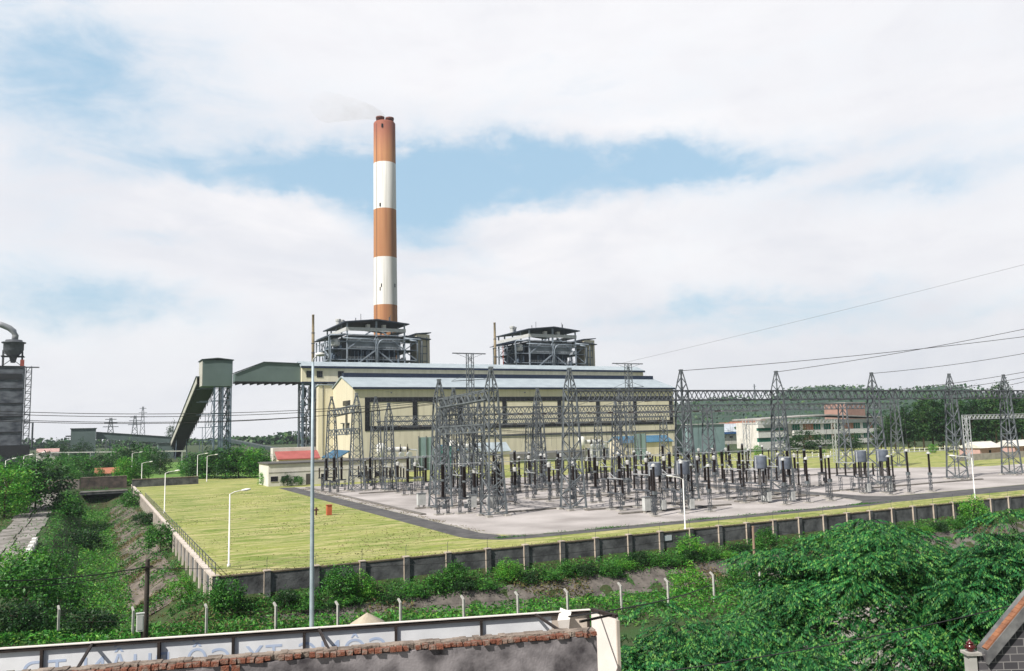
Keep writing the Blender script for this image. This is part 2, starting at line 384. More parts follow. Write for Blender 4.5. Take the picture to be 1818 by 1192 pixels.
def mth(op, a, b=None, c=None, clamp=False):
    n_ = N.new('ShaderNodeMath'); n_.operation = op; n_.use_clamp = clamp
    for i, v in enumerate((a, b, c)):
        if v is None: continue
        if isinstance(v, (int, float)): n_.inputs[i].default_value = v
        else: L.new(v, n_.inputs[i])
    return n_.outputs[0]
sep = N.new('ShaderNodeSeparateXYZ'); L.new(tc.outputs['Generated'], sep.inputs[0])
X_, Y_, Z_ = sep.outputs
fa = mth('ADD', mth('MULTIPLY', X_, math.sin(YAW)), mth('MULTIPLY', Y_, math.cos(YAW)))
ra = mth('SUBTRACT', mth('MULTIPLY', X_, math.cos(YAW)), mth('MULTIPLY', Y_, math.sin(YAW)))
az = mth('MULTIPLY', mth('ARCTAN2', ra, fa), 180/PI)          # bearing from the plant's chimney side, degrees
el = mth('MULTIPLY', mth('ARCSINE', Z_), 180/PI)
comb = N.new('ShaderNodeCombineXYZ'); L.new(az, comb.inputs[0]); L.new(el, comb.inputs[1])
def noise(sx, sy, sc, det, off=0, rough=.55, dist=0.):
    mp = N.new('ShaderNodeMapping'); mp.inputs['Scale'].default_value = (sx, sy, 1); mp.inputs['Location'].default_value = (off, off*.7, 0)
    L.new(comb.outputs[0], mp.inputs['Vector']); n_ = N.new('ShaderNodeTexNoise'); n_.inputs['Scale'].default_value = sc
    n_.inputs['Detail'].default_value = det; n_.inputs['Roughness'].default_value = rough; n_.inputs['Distortion'].default_value = dist
    L.new(mp.outputs[0], n_.inputs['Vector']); return n_.outputs['Fac']
n1 = noise(.040, .105, 1, 10, 3.1, .60, .9); n2 = noise(.17, .42, 1, 9, 9.3, .62, .5)
warpx = mth('MULTIPLY', mth('SUBTRACT', noise(.09,.13,1,9,21,.62), .5), 11); warpy = mth('MULTIPLY', mth('SUBTRACT', noise(.09,.13,1,9,57,.62), .5), 7)
azw = mth('ADD', az, warpx); elw = mth('ADD', el, warpy)
def uv(px, py):
    d = ray(px, py).normalized(); return (math.degrees(math.atan2(d.x*math.cos(YAW)-d.y*math.sin(YAW), d.x*math.sin(YAW)+d.y*math.cos(YAW))), math.degrees(math.asin(d.z)))
blue = None
# openings between the clouds: bearing and height of each, its spread and how clear it is
for px, py, sx, sy, amp in [(470,300,190,42,.80),(860,305,260,52,.95),(720,350,130,62,.75),(800,400,60,40,.35),(200,180,200,110,.20),(560,320,60,30,.3),(1100,290,180,26,.3),(1180,300,200,24,.4),(310,428,75,16,.6),(770,430,90,24,.45),(110,130,130,80,.40),
                            (190,330,120,60,.16),(1330,552,240,24,.6),(180,530,130,24,.5),(1560,335,110,16,.45),(60,420,90,120,.25),(1100,556,80,14,.3),(1450,380,260,24,.16),(760,490,110,10,.25),(1500,130,500,60,.05),(250,120,160,70,.2),(1000,360,160,16,.25),(1350,300,260,18,.35),(1700,290,160,14,.25),(520,470,120,10,.2),(1250,600,200,12,.3),(1600,560,200,14,.25)]:
    u0, v0 = uv(px, py); k = FPX*PI/180
    du = mth('DIVIDE', mth('SUBTRACT', azw, u0), sx/k); dv = mth('DIVIDE', mth('SUBTRACT', elw, v0), sy/k)
    e_ = mth('MULTIPLY', mth('EXPONENT', mth('MULTIPLY', mth('ADD', mth('MULTIPLY', du, du), mth('MULTIPLY', dv, dv)), -.7)), amp)
    blue = e_ if blue is None else mth('ADD', blue, e_)
for px, py, sx, sy, amp in [(420,385,150,44,.75),(575,325,40,12,.35),(960,400,170,36,.55),(300,250,120,26,.25),(1000,240,260,22,.25)]:
    u0, v0 = uv(px, py); k = FPX*PI/180
    du = mth('DIVIDE', mth('SUBTRACT', azw, u0), sx/k); dv = mth('DIVIDE', mth('SUBTRACT', elw, v0), sy/k)
    blue = mth('SUBTRACT', blue, mth('MULTIPLY', mth('EXPONENT', mth('MULTIPLY', mth('ADD', mth('MULTIPLY', du, du), mth('MULTIPLY', dv, dv)), -.8)), amp))
nn = mth('ADD', mth('MULTIPLY', mth('SUBTRACT', n1, .5), 1.9), mth('MULTIPLY', mth('SUBTRACT', n2, .5), 1.5))
val = mth('ADD', blue, mth('MULTIPLY', nn, mth('ADD', .35, blue, clamp=True)))
ss_ = N.new('ShaderNodeMapRange'); ss_.interpolation_type = 'SMOOTHSTEP'; ss_.inputs['From Min'].default_value = -.12; ss_.inputs['From Max'].default_value = 1.05; ss_.inputs['To Max'].default_value = .95
L.new(val, ss_.inputs['Value']); clear = ss_.outputs['Result']
# the bank of cloud fills the north-east; overhead and behind it thins to open blue, dimmed to weaken ambient light
back = mth('MULTIPLY', mth('SUBTRACT', mth('ABSOLUTE', az), 40), 1/22, clamp=True); over = mth('MULTIPLY', mth('SUBTRACT', el, 31), 1/20, clamp=True)
opn = mth('MAXIMUM', back, over)
clear = mth('MAXIMUM', clear, mth('MULTIPLY', opn, .85), clamp=True)
cl = N.new('ShaderNodeValToRGB'); cl.color_ramp.elements[0].position = .36; cl.color_ramp.elements[0].color = (8.2,8.3,8.8,1)
cl.color_ramp.elements[1].position = .60; cl.color_ramp.elements[1].color = (10.0,9.8,9.9,1)
L.new(mth('ADD', mth('MULTIPLY', n1, .7), mth('MULTIPLY', n2, .3)), cl.inputs['Fac'])
skyc = N.new('ShaderNodeMix'); skyc.data_type = 'RGBA'; skyc.inputs['Factor'].default_value = .62; skyc.inputs['B'].default_value = (4.8,7.6,9.9,1)
L.new(sky.outputs[0], skyc.inputs['A'])
skb = N.new('ShaderNodeMix'); skb.data_type = 'RGBA'; L.new(opn, skb.inputs['Factor']); L.new(skyc.outputs['Result'], skb.inputs['A']); dim = N.new('ShaderNodeMix'); dim.data_type = 'RGBA'; dim.blend_type = 'MULTIPLY'; dim.inputs['Factor'].default_value = 1; dim.inputs['B'].default_value = (.5,.5,.5,1); L.new(sky.outputs[0], dim.inputs['A']); L.new(dim.outputs['Result'], skb.inputs['B'])
fin = N.new('ShaderNodeMix'); fin.data_type = 'RGBA'; L.new(clear, fin.inputs['Factor']); L.new(cl.outputs[0], fin.inputs['A']); L.new(skb.outputs['Result'], fin.inputs['B'])
L.new(fin.outputs['Result'], bg.inputs['Color'])
vs = bpy.context.scene.view_settings; vs.view_transform = 'Standard'; vs.look = 'None'; vs.exposure = .38; vs.gamma = 1
bpy.context.scene.cycles.max_bounces = 6

# ------------------------------------------------------------------ the air
hz = MB().box(-1600,-450,-8,2700,2700,250).build('haze', None); hz.data.materials.clear()
mh = bpy.data.materials.new('haze_air'); mh.use_nodes = True; nt = mh.node_tree; N = nt.nodes
for n_ in list(N): N.remove(n_)
ou = N.new('ShaderNodeOutputMaterial'); pv = N.new('ShaderNodeVolumePrincipled'); nt.links.new(pv.outputs[0], ou.inputs['Volume'])
pv.inputs['Color'].default_value = (.80,.90,1,1); pv.inputs['Density'].default_value = .00011; pv.inputs['Anisotropy'].default_value = .2
hz.data.materials.append(mh); tag(hz, kind='stuff')

sheet('meadow', [(12,262),(40,255),(70,265),(75,420),(20,430),(12,330)], .004, M('bright_meadow', (.13,.25,.04), (.08,.17,.03), .12, .95, bump=.5, detail=10))
# ------------------------------------------------------------------ chimney
m_chim = M('banded_chimney_paint', (.50,.24,.11), (.38,.165,.075), .5, .8, stretch=(1,1,.03), detail=8)
nt = m_chim.node_tree; N = nt.nodes; L = nt.links; bs = N['Principled BSDF']; src = bs.inputs['Base Color'].links[0].from_socket
tc = N.new('ShaderNodeTexCoord'); sp = N.new('ShaderNodeSeparateXYZ'); L.new(tc.outputs['Object'], sp.inputs[0])
rp = N.new('ShaderNodeValToRGB'); rp.color_ramp.interpolation = 'CONSTANT'; e = rp.color_ramp.elements
dv = N.new('ShaderNodeMath'); dv.operation = 'DIVIDE'; dv.inputs[1].default_value = 215; L.new(sp.outputs[2], dv.inputs[0]); L.new(dv.outputs[0], rp.inputs[0])
e[0].position = 0; e[0].color = (0,0,0,1); e.remove(e[1])
for z, k in ((59,0),(90,1),(120.6,0),(151.3,1),(182,0)): q = e.new(z/215); q.color = (k,k,k,1)
mx = N.new('ShaderNodeMix'); mx.data_type = 'RGBA'; wn = N.new('ShaderNodeValToRGB'); wn.color_ramp.elements[0].color = (.66,.64,.60,1); wn.color_ramp.elements[1].color = (.82,.80,.77,1); wn.color_ramp.elements[0].position = .36; wn.color_ramp.elements[1].position = .52; nz = [q for q in N if q.type == 'TEX_NOISE'][0]; L.new(nz.outputs['Fac'], wn.inputs[0]); L.new(wn.outputs[0], mx.inputs['B']); L.new(rp.outputs[0], mx.inputs['Factor']); L.new(src, mx.inputs['A']); 
# soot-stained top five metres
rp2 = N.new('ShaderNodeMapRange'); rp2.inputs['From Min'].default_value = 188; rp2.inputs['From Max'].default_value = 206; L.new(sp.outputs[2], rp2.inputs[0])
mx2 = N.new('ShaderNodeMix'); mx2.data_type = 'RGBA'; mx2.inputs['B'].default_value = (.30,.10,.065,1); L.new(rp2.outputs[0], mx2.inputs['Factor']); L.new(mx.outputs['Result'], mx2.inputs['A'])
L.new(mx2.outputs['Result'], bs.inputs['Base Color'])
ch = thing('chimney', 'tall chimney painted in orange and white bands above the power plant', 'chimney', (162.3,482,0))
MB().lathe([(7.6,0),(7.45,60),(7.2,140),(6.95,209),(6.6,209.6)], (162.3,482,0), 48).build('shaft', m_chim, ch, True)
m_flue = M('sooty_red_flue', (.20,.07,.05), (.12,.045,.035), .5, .8)
for dx, dy in ((-3.4,-1.6),(2.6,-2.6),(1.0,3.4)):
    MB().lathe([(2.55,206),(2.55,211.5),(2.75,211.6),(2.75,212.6),(2.2,212.7)], (162.3+dx,482+dy,0), 20).build('flue', m_flue, ch, True)
for px, py in ((678,222),(672.5,362),(676,506),(672,512),(703,507)):
    p = PY(px, py, 475.2)
    d = Vector((p.x-162.3, p.y-482, 0)).normalized(); q = Vector((162.3,482,p.z))+d*7.0
    MB().bar(q-Vector((0,0,1.1)), q+Vector((0,0,1.1)), 1.0, .9).build('opening', black, ch)
ld = MB()
for a in (-.04,.04):
    t = math.radians(205)+a; ld.path([(162.3+7.75*math.cos(t),482+7.75*math.sin(t),40),(162.3+7.1*math.cos(t),482+7.1*math.sin(t),208)], .05, 5)
ld.build('ladder', steel_dk, ch)
# ------------------------------------------------------------------ turbine hall
th = thing('turbine_hall', 'long cream turbine hall with pale blue roof and dark framed window bands', 'power plant hall', (85.2,290,0))
X0, X1, Y0, Y1, YR, ZE, ZR = 85.2, 232.6, 290, 321.5, 305.2, 28.7, 33.5
MB().prism([(X0+.3,Y0,3.2),(X0+.3,Y0,ZE),(X0+.3,YR,ZR-.2),(X0+.3,Y1,ZE),(X0+.3,Y1,3.2)], (X1-X0-.6,0,0)).build('wall', cream, th)
MB().prism([(X0-.06,Y0+.4,3.2),(X0-.06,Y0+.4,ZE-.2),(X0-.06,YR,ZR-.4),(X0-.06,Y1-.4,ZE-.2),(X0-.06,Y1-.4,3.2)], (.33,0,0)).build('gable', cream2, th)
MB().box(X0+.1,Y0-.25,0,X1-.1,Y1-.2,3.2).build('plinth', M('grey_plinth', (.30,.285,.25), (.22,.21,.19), .4, .9), th)
rf = MB(); T = .35
rf.prism([(X0-.5,Y0-.8,ZE-.05),(X0-.5,YR,ZR+.15),(X0-.5,YR,ZR+.15+T),(X0-.5,Y0-.8,ZE-.05+T)], (X1-X0+1,0,0))
rf.prism([(X0-.5,YR+.003,ZR+.15),(X0-.5,Y1+.8,ZE-.05),(X0-.5,Y1+.8,ZE-.05+T),(X0-.5,YR+.003,ZR+.15+T)], (X1-X0+1,0,0))
ro = rf.build('roof', roofblue, th)
MB().box(X0-.45,Y0-1.05,ZE-.5,X1+.45,Y0-.83,ZE+.3).build('gutter', navy, ro)
MB().box(X0+.3,YR-1.3,ZR-.1,X1-.5,YR+1.3,ZR+1.75).build('ridge_vent', navy, ro)
WZ0, WZ1 = 12.9, 25.2; VX = [90.4,109.0,127.9,147.0,172.6,191.6,210.8,230.6]
glass_mul = M('dark_mullion', (.06,.06,.065), None, 1, .6)
def win(x0, z0, x1, z1):
    f = MB().box(x0, Y0-.10, z0, x1, Y0+.1, z1).build('window', glass_dk, th)
    m = MB(); n = max(1, round((x1-x0)/2.1)); k = max(1, round((z1-z0)/1.9))
    for i in range(n+1): m.box(x0+(x1-x0)*i/n-.05, Y0-.17, z0, x0+(x1-x0)*i/n+.05, Y0-.105, z1)
    for i in range(k+1): z = z0+(z1-z0)*i/k; m.box(x0+.06, Y0-.155, z-.04, x1-.06, Y0-.108, z+.04)
    m.build('mullions', glass_mul, f)
win(VX[0]-.9, WZ1-1.7, VX[-1]+.9, WZ1); win(VX[0]-.9, WZ0, VX[-1]+.9, WZ0+1.75)
for x in VX: win(x-.9, WZ0+1.76, x+.9, WZ1-1.71)
f = MB().box(X0-.16, 293.8, 22.6, X0-.02, 303.6, 24.4).build('window', glass_dk, th)
f = MB().box(X0-.16, 297.4, 11.6, X0-.02, 300.1, 22.55).build('window', glass_dk, th)
for y in (295.4, 302.0):
    a = MB().box(X0-.5, y-.5, 13.4, X0-.05, y+.5, 16).box(X0-1.3,y-.7,15.8,X0-.05,y+.7,16.1); a.build('wall_vent', steel_dk, th)
for x in VX[:-1]: MB().bar((x+9,Y0-.8,27),(x+9,Y0,27),.1).box(x+8.8,Y0-1.3,26.7,x+9.2,Y0-.7,27.1).build('wall_lamp', steel_dk, th)
MB().box(132,Y0-.3,9.6,232,Y0-.02,10.3).build('pipe_rack', steel_dk, th)
# ------------------------------------------------------------------ bunker hall behind it
bh = thing('bunker_hall', 'long narrow cream hall raised behind the turbine hall roof', 'power plant hall', (73.7,322,0))
MB().box(73.75,322,32.9,240,330,39).build('wall', cream, bh)
MB().box(84,322.3,0,239.6,329.8,32.88).build('lower_wall', M('dark_grey_cladding', (.25,.25,.235), None, .2, .8), bh)  # lower bay in plain dark grey
r2 = MB(); r2.prism([(73.2,321.3,38.95),(73.2,327.3,41.4),(73.2,330.6,40.6),(73.2,330.6,40.2),(73.2,327.3,41.0),(73.2,321.3,38.5)], (167.3,0,0))
r2o = r2.build('roof', roofblue, bh)
MB().box(73.2,321.02,38.2,240.5,321.27,39.1).build('gutter', navy, r2o)
MB().box(73.7,321.9,32.4,90,329.9,32.88).build('floor_edge', navy, bh)
for px in (549,567.5,605):
    a = PY(px-5, 672, 321.9); b = PY(px+5, 672, 321.9)
    o = MB().box(a.x,321.86,34.6,b.x,322.05,37.2).build('window', glass_dk, bh)
    mm = MB()
    for i in range(4): mm.box(a.x+(b.x-a.x)*i/3-.04,321.8,34.6,a.x+(b.x-a.x)*i/3+.04,321.855,37.2)
    mm.box(a.x,321.8,35.85,b.x,321.855,35.95); mm.build('mullions', steel_dk, o)
# trestle carrying its west end
tr = thing('steel_trestle', 'grey steel trestle with pipes under the west end of the bunker hall', 'trestle', (75,326,0))
for x in (74.3,78.9):
    for y in (322.6,329.3): MB().bar((x,y,0),(x,y,32.4),.75).build('column', steel_blue, tr)
b_ = MB()
for z0, z1 in ((1,8),(8,16),(16,24),(24,32)):
    for y in (322.6,329.3):
        b_.bar((74.3,y,z0),(78.9,y,z1),.28).bar((78.9,y,z0),(74.3,y,z1),.28).bar((74.3,y,z1),(78.9,y,z1),.4)
    for x in (74.3,78.9): b_.bar((x,322.6,z0),(x,329.3,z1),.28).bar((x,322.6,z1),(x,329.3,z1),.4)
b_.build('bracing', steel_blue, tr)
for i, (x, y, r) in enumerate(((75.5,321.6,.35),(77,321.7,.25),(78.6,321.5,.45),(76.2,331,.6),(72.9,323,.3))):
    MB().path([(x,y,0),(x,y,20+2*i),(x+.8,y,22+2*i),(x+1,y,31)], r, 8).build('pipe', steel_dk, tr)
for z in (6,11,18,26): MB().box(73.4,320.9,z,79.2,321.3,z+.25).build('pipe_rack', steel_dk, tr)
for k in range(10): a = rnd.uniform(2,28); MB().lathe([(.8,a),(1.0,a+.4),(1.0,a+1.6),(.6,a+2)], (rnd.uniform(74.8,78),rnd.uniform(323,328),0), 8).build('vessel', steel_dk, tr)

MB().box(79.5,325.2,0,84,329,30).build('dark_core', black, tr)
# annex tower beside the gable
an = thing('annex_tower', 'tall narrow cream annex between the trestle and the turbine hall gable', 'annex', (79.4,318,0))
MB().prism([(79.4,318,0),(79.4,318,31.2),(79.4,321.7,30.7),(79.4,321.7,0)], (5.7,0,0)).build('wall', cream, an)
MB().box(79.3,318.03,0.2,79.395,325,30.3).build('side_cladding', cream2, an)
MB().prism([(79,317.6,31.24),(79,321.8,30.75),(79,321.8,31.1),(79,317.6,31.6)], (6.1,0,0)).build('roof', roofblue, an)
MB().tube((81.2,317.85,0),(81.2,317.85,31),.14,n=6).build('downpipe', steel_dk, an)
# ------------------------------------------------------------------ boiler houses
def boiler(ox, label):
    Yb = 350.0
    t = thing('boiler_house', label, 'boiler house', (ox,Yb,0), group='open steel boiler houses')
    def B(x0,y0,z0,x1,y1,z1, b): return b.box(ox+x0,Yb+y0,z0,ox+x1,Yb+y1,z1)
    B(3,4,0,24,32,56, MB()).build('furnace_casing', M('dark_blue_casing', (.03,.045,.075), (.012,.018,.034), .4, .7), t)
    B(1.2,1.3,50.0,25.4,3.9,55.0, MB()).build('drum_casing', M('grey_casing', (.30,.34,.38), (.20,.23,.26), .3, .6, wave=('X',2.5), bump=.3), t)
    for xx in (0,13.4,26.8):
        MB().bar((ox+xx,Yb,0),(ox+xx,Yb,61.0 if xx != 13.4 else 62.1),.75 if xx == 13.4 else .6).build('column', boiler_steel, t)
    for yy in (9,18,27,34):
        for xx in (0,26.8): MB().bar((ox+xx,Yb+yy,0),(ox+xx,Yb+yy,61),.6).build('column', boiler_steel, t)
    for xx in (-7.2,33.5):
        for yy in (1,10,20,26): MB().bar((ox+xx,Yb+yy,0),(ox+xx,Yb+yy,54.3),.5).build('column', boiler_steel, t)
    fl = MB()
    for z in (44.5,49.2,52.6,55.6):
        for yy in (-.3,): fl.box(ox-.4,Yb+yy,z,ox+27.2,Yb+yy+.4,z+.35)
        fl.box(ox-7.4,Yb+.7,z-.1,ox-.42,Yb+1.1,z+.25).box(ox+27.22,Yb+.7,z-.1,ox+33.7,Yb+1.1,z+.25)
        for xx in (-.35,26.9): fl.box(ox+xx,Yb+.12,z+.02,ox+xx+.35,Yb+34,z+.3)
        fl.box(ox-7.5,Yb+1.12,z+.01,ox-7.1,Yb+26,z+.22)
    fl.build('floor_beams', boiler_steel, t)
    dk = MB()
    for z in (44.8,49.5,56): dk.box(ox-7.3,Yb+1.3,z-.25,ox-.5,Yb+26,z-.12).box(ox+27.4,Yb+1.3,z-.25,ox+33.2,Yb+26,z-.12)
    dk.box(ox+.5,Yb+.3,55.3,ox+26.3,Yb+33,55.5); dk.build('decks', steel_dk, t)
    bd = MB()
    bd.box(ox-.25,Yb-.5,57.4,ox+27.05,Yb-.28,59.0).box(ox-.62,Yb-.45,57.4,ox-.36,Yb+34,59.0).box(ox+27.1,Yb-.45,57.4,ox+27.35,Yb+34,59.0)
    bd.build('parapet_band', grey_p, t)
    for a, b in (((13.4,59),(8,55.6)),((13.4,59),(18.8,55.6)),((0,49.2),(6.5,54.2)),((26.8,49.2),(20.3,54.2)),((13.4,49.2),(5,43)),((13.4,49.2),(21.8,43)),((13.4,55),(12.4,53.4)),((13.4,55),(14.4,53.4))):
        MB().bar((ox+a[0],Yb-.1,a[1]),(ox+b[0],Yb-.1,b[1]),.55).build('brace', boiler_steel, t)
    for y0 in (1,10): MB().bar((ox-7.2,Yb+y0,44.5),(ox-7.2,Yb+y0+9,49.3),.3).bar((ox-7.2,Yb+y0,54),(ox-7.2,Yb+y0+9,49.3),.3).build('brace', boiler_steel, t)
    MB().bar((ox+27,Yb+.8,49.3),(ox+33.5,Yb+.8,53.8),.35).build('brace', boiler_steel, t); MB().bar((ox+33.5,Yb+.8,44.5),(ox+27,Yb+.8,49),.35).build('brace', boiler_steel, t)
    pp = MB()
    for s in (-1,1):
        c = 13.4
        pp.path([(ox+c+s*.5,Yb-.9,43),(ox+c+s*.5,Yb-.9,51.2),(ox+c+s*1.4,Yb-.9,53.1),(ox+c+s*2.8,Yb-.9,53.8),(ox+c+s*15.5,Yb-.9,54.0)], .24, 8)
    pp.path([(ox-8.2,Yb-.5,43),(ox-8.2,Yb-.5,54.6),(ox-7.6,Yb-.5,55.2),(ox-1,Yb-.5,55.5)], .3, 8)
    pp.path([(ox+33,Yb-.4,43),(ox+33,Yb-.4,52.6),(ox+32.2,Yb-.4,53.6),(ox+29,Yb-.4,53.9)], .42, 8)
    pp.path([(ox+35.2,Yb-.4,43),(ox+35.2,Yb-.4,53.6),(ox+34.4,Yb-.4,54.4),(ox+27,Yb-.4,54.7)], .35, 8)
    pp.build('steam_pipes', boiler_steel, t, True)
    for k in range(26):
        x = rnd.uniform(.8,26); z1 = rnd.choice((47,48.6,49.2)); MB().tube((ox+x,Yb+rnd.uniform(.6,2.8),43),(ox+x,Yb+1.5,z1),rnd.uniform(.1,.28),n=6).build('riser_pipe', steel_blue, t)
    for k in range(16):
        y = rnd.uniform(2,26); MB().tube((ox+rnd.uniform(-6.5,-1),Yb+y,43),(ox+rnd.uniform(-6.5,-1),Yb+y,rnd.choice((48,54))),rnd.uniform(.12,.35),n=6).build('riser_pipe', steel_blue, t)
    for k in range(22):
        x = rnd.choice((rnd.uniform(-6.5,-1),rnd.uniform(27.5,33))); y = rnd.uniform(1.5,20); z = rnd.choice((44.8,49.5))
        MB().lathe([(.5,z),(.8,z+.3),(.8,z+1.5),(.4,z+1.9)], (ox+x,Yb+y,0), 8).build('vessel', steel_blue, t)
    for k in range(9):
        x = 1+k*2.8; MB().box(ox+x,Yb+.5,49.6,ox+x+.12,Yb+.62,50.6).build('stub_post', steel_blue, t)
    hr = MB()
    for z in (44.8,49.5,52.9):
        for k in range(2): hr.box(ox,Yb-.4,z+.5+k*.5,ox+26.8,Yb-.34,z+.56+k*.5)
        for k in range(19): hr.box(ox+k*1.5,Yb-.4,z,ox+k*1.5+.06,Yb-.34,z+1.06)
    hr.build('handrails', alu, t)
    rf = MB(); E = 1.8
    rf.prism([(ox-E,Yb-2,60.9),(ox+13.4,Yb-2,62.5),(ox+13.4,Yb-2,62.95),(ox-E,Yb-2,61.35)], (0,37.5,0))
    rf.prism([(ox+13.403,Yb-2,62.5),(ox+26.8+E,Yb-2,60.9),(ox+26.8+E,Yb-2,61.35),(ox+13.403,Yb-2,62.95)], (0,37.5,0))
    ro = rf.build('roof', M('dark_roof_sheet', (.045,.06,.085), (.03,.04,.06), .5, .6), t)
    MB().prism([(ox-8.6,Yb-.4,54.55),(ox-.7,Yb-.4,55.85),(ox-.7,Yb-.4,56.2),(ox-8.6,Yb-.4,54.9)], (0,28,0)).build('wing_roof', MATS['dark_roof_sheet'], t)
    MB().prism([(ox+27.5,Yb-.4,55.75),(ox+39.8,Yb-.4,54.45),(ox+39.8,Yb-.4,54.85),(ox+27.5,Yb-.4,56.1)], (0,20,0)).build('wing_roof', MATS['dark_roof_sheet'], t)
    fn = MB()
    for x in (8,10.4): fn.lathe([(1.1,61.3),(1.1,64.4),(1.35,64.5),(1.35,65.4),(1.0,65.6)], (ox+x-6,Yb+14+x,0), 12)
    fn.build('roof_fan', grey_p, ro)
    for x, y, z, r in ((9,9,66.5,.13),(22,5,66,.12),(6.6,9,64.6,.2),(20,1,64.5,.3)): MB().tube((ox+x,Yb+y,61.5),(ox+x,Yb+y,z),r,n=6).build('roof_mast', steel_dk, ro)
    for x in (9.3,16.8):
        MB().box(ox+x,Yb+1,59.1,ox+x+1.6,Yb+3,60.7).tube((ox+x+.8,Yb+.9,59.9),(ox+x+.8,Yb+1.4,59.9),.55,n=10).build('fan_unit', white_p, t)
    tk = MB().lathe([(.2,50.3),(1.9,50.8),(2.0,51.2),(2.0,53.4),(1.2,54)], (ox-4.5,Yb+2.6,0), 14); tk.build('header_tank', white_p, t, True)
    st = MB().box(ox+33.9,Yb+3,0,ox+40.4,Yb+12,57.2); so_ = st.build('stair_tower', cream, t)
    MB().prism([(ox+33.2,Yb+2.2,57.25),(ox+40.9,Yb+2.2,57.9),(ox+40.9,Yb+2.2,58.3),(ox+33.2,Yb+2.2,57.65)], (0,10.5,0)).build('tower_roof', MATS['dark_roof_sheet'], so_)
    sb = MB()
    for z in (44.5,48,51.5): sb.box(ox+35.3,Yb+2.4,z,ox+38.8,Yb+2.95,z+.25)
    for x in (35.3,38.6): sb.box(ox+x,Yb+2.3,40,ox+x+.25,Yb+2.55,56)
    sb.build('stair_frame', steel_blue, t)
boiler(100.0, 'open steel boiler house under a dark gable roof, directly before the chimney')
boiler(192.2, 'open steel boiler house standing alone, east of the chimney')
for (px, ytop, lab) in ((556,559,'tan vent pipe rising at the west side of the chimney-side boiler house'),(878,573,'tan vent pipe rising at the west side of the eastern boiler house')):
    p = PY(px, ytop, 340); q = PY(px, 640, 340)
    t = thing('vent_pipe', lab, 'vent pipe', (p.x,340,0), group='boiler vent pipes')
    MB().lathe([(.62,36),(.62,p.z-8),(.55,p.z-7.9),(.5,p.z-.3),(.56,p.z-.25),(.56,p.z)], (p.x,340,0), 12).build('pipe', orangep, t, True)
    c_ = MB()
    for z in (46,50,p.z-8): c_.lathe([(.6,z),(.8,z+.05),(.8,z+.3),(.6,z+.35)], (p.x,340,0), 12)
    c_.build('flange', steel_dk, t)
# slim canopy with red post west of the second boiler
cn = thing('canopy', 'small sloped canopy on a thin red post beside the vent pipe', 'canopy', (180,352,0))
MB().prism([(176.3,350,53.0),(185,350,54.6),(185,350,54.95),(176.3,350,53.35)], (0,9,0)).build('roof', navy, cn)
MB().bar((177.6,350.4,38),(177.6,350.4,53),.28).build('post', redpaint, cn)
# ------------------------------------------------------------------ coal conveyors
tt = thing('transfer_tower', 'tall grey-green transfer tower standing on braced steel legs', 'transfer tower', (37.6,330,0))
MB().box(37.65,330,31.5,48.7,341,41.5).build('house', greenclad, tt)
MB().box(37.57,330.02,31.6,37.645,340.98,41.3).build('side_cladding', M('sun_painted_cladding', (.50,.49,.43), (.42,.41,.36), .3, .6), tt)  # sunlit west side painted paler than the house cladding
MB().prism([(37.2,329.5,41.53),(43.2,329.5,42.15),(49.15,329.5,41.53),(49.15,329.5,41.85),(43.2,329.5,42.5),(37.2,329.5,41.85)], (0,12,0)).build('roof', greenroof, tt)
for x in (42.2,45.3,48.3):
    for y in (330.5,335.4,340.4):
        if x > 42.5 or y < 332: MB().bar((x,y,0),(x,y,31.45),.55).build('leg', steel_blue, tt)
bb = MB()
for i in range(6):
    z0, z1 = 1+i*5, 6+i*5
    for y in (330.5,340.4):
        bb.bar((42.2,y,z1),(48.3,y,z1),.26).bar((42.2,y,z0),(45.3,y,z1),.18).bar((45.3,y,z1),(48.3,y,z0),.18).bar((36.8,y,z1-.3),(42.2,y,z1-.3),.16)
        if i < 4: bb.bar((42.2-5+i,y,z1),(42.2-5+i,y,z0),.2).bar((42.2-5+i,y,z0),(42.2,y,z1),.14)
    for x in (42.2,48.3): bb.bar((x,330.5,z1),(x,340.4,z1),.26).bar((x,330.5,z0),(x,335.4,z1),.18).bar((x,340.4,z0),(x,335.4,z1),.18)
bb.build('bracing', steel_blue, tt)
sw = MB()
for i in range(7): z = 2+i*4.2; sw.box(45.6,331,z,48,335,z+.12).bar((45.8,331,z),(47.8,335,z+4.2),.5,.12)
sw.build('stair', steel_dk, tt)
ic = thing('inclined_conveyor', 'steep covered coal conveyor climbing to the transfer tower, pale on its sunny side', 'conveyor', (40,440,0))
A, B_ = Vector((40.2,338,32.2)), Vector((46,548,-1))
dirc = (B_-A).normalized(); sx = Vector((1,0,0)); W = 3.6
def slab(z0, z1, x0, x1): 
    up = Vector((0,0,1)); p = [A+sx*x0+up*z0, A+sx*x1+up*z0, A+sx*x1+up*z1, A+sx*x0+up*z1]
    return MB().prism(p, B_-A)
slab(0,.5,-W,W).build('floor', black, ic); slab(.52,3.2,-W-.2,-W).build('side_wall', MATS['sun_painted_cladding'], ic)  # sunlight painted pale on the west wall, underside shade painted black
slab(.52,3.2,W,W+.2).build('side_wall', black, ic); slab(3.22,3.6,-W-.5,W+.5).build('roof', greenroof, ic)  # east wall painted black as the conveyor's shaded side
tr_ = MB()
for i in range(40):
    f0, f1 = i/40, (i+1)/40; a, b = A.lerp(B_, f0), A.lerp(B_, f1)
    for s in (-1,1): tr_.bar(a+sx*W*s*.9+Vector((0,0,-.1)), b+sx*W*s*.9+Vector((0,0,-2.0 if i % 2 else -.1)), .25)
tr_.build('underside_truss', black, ic)
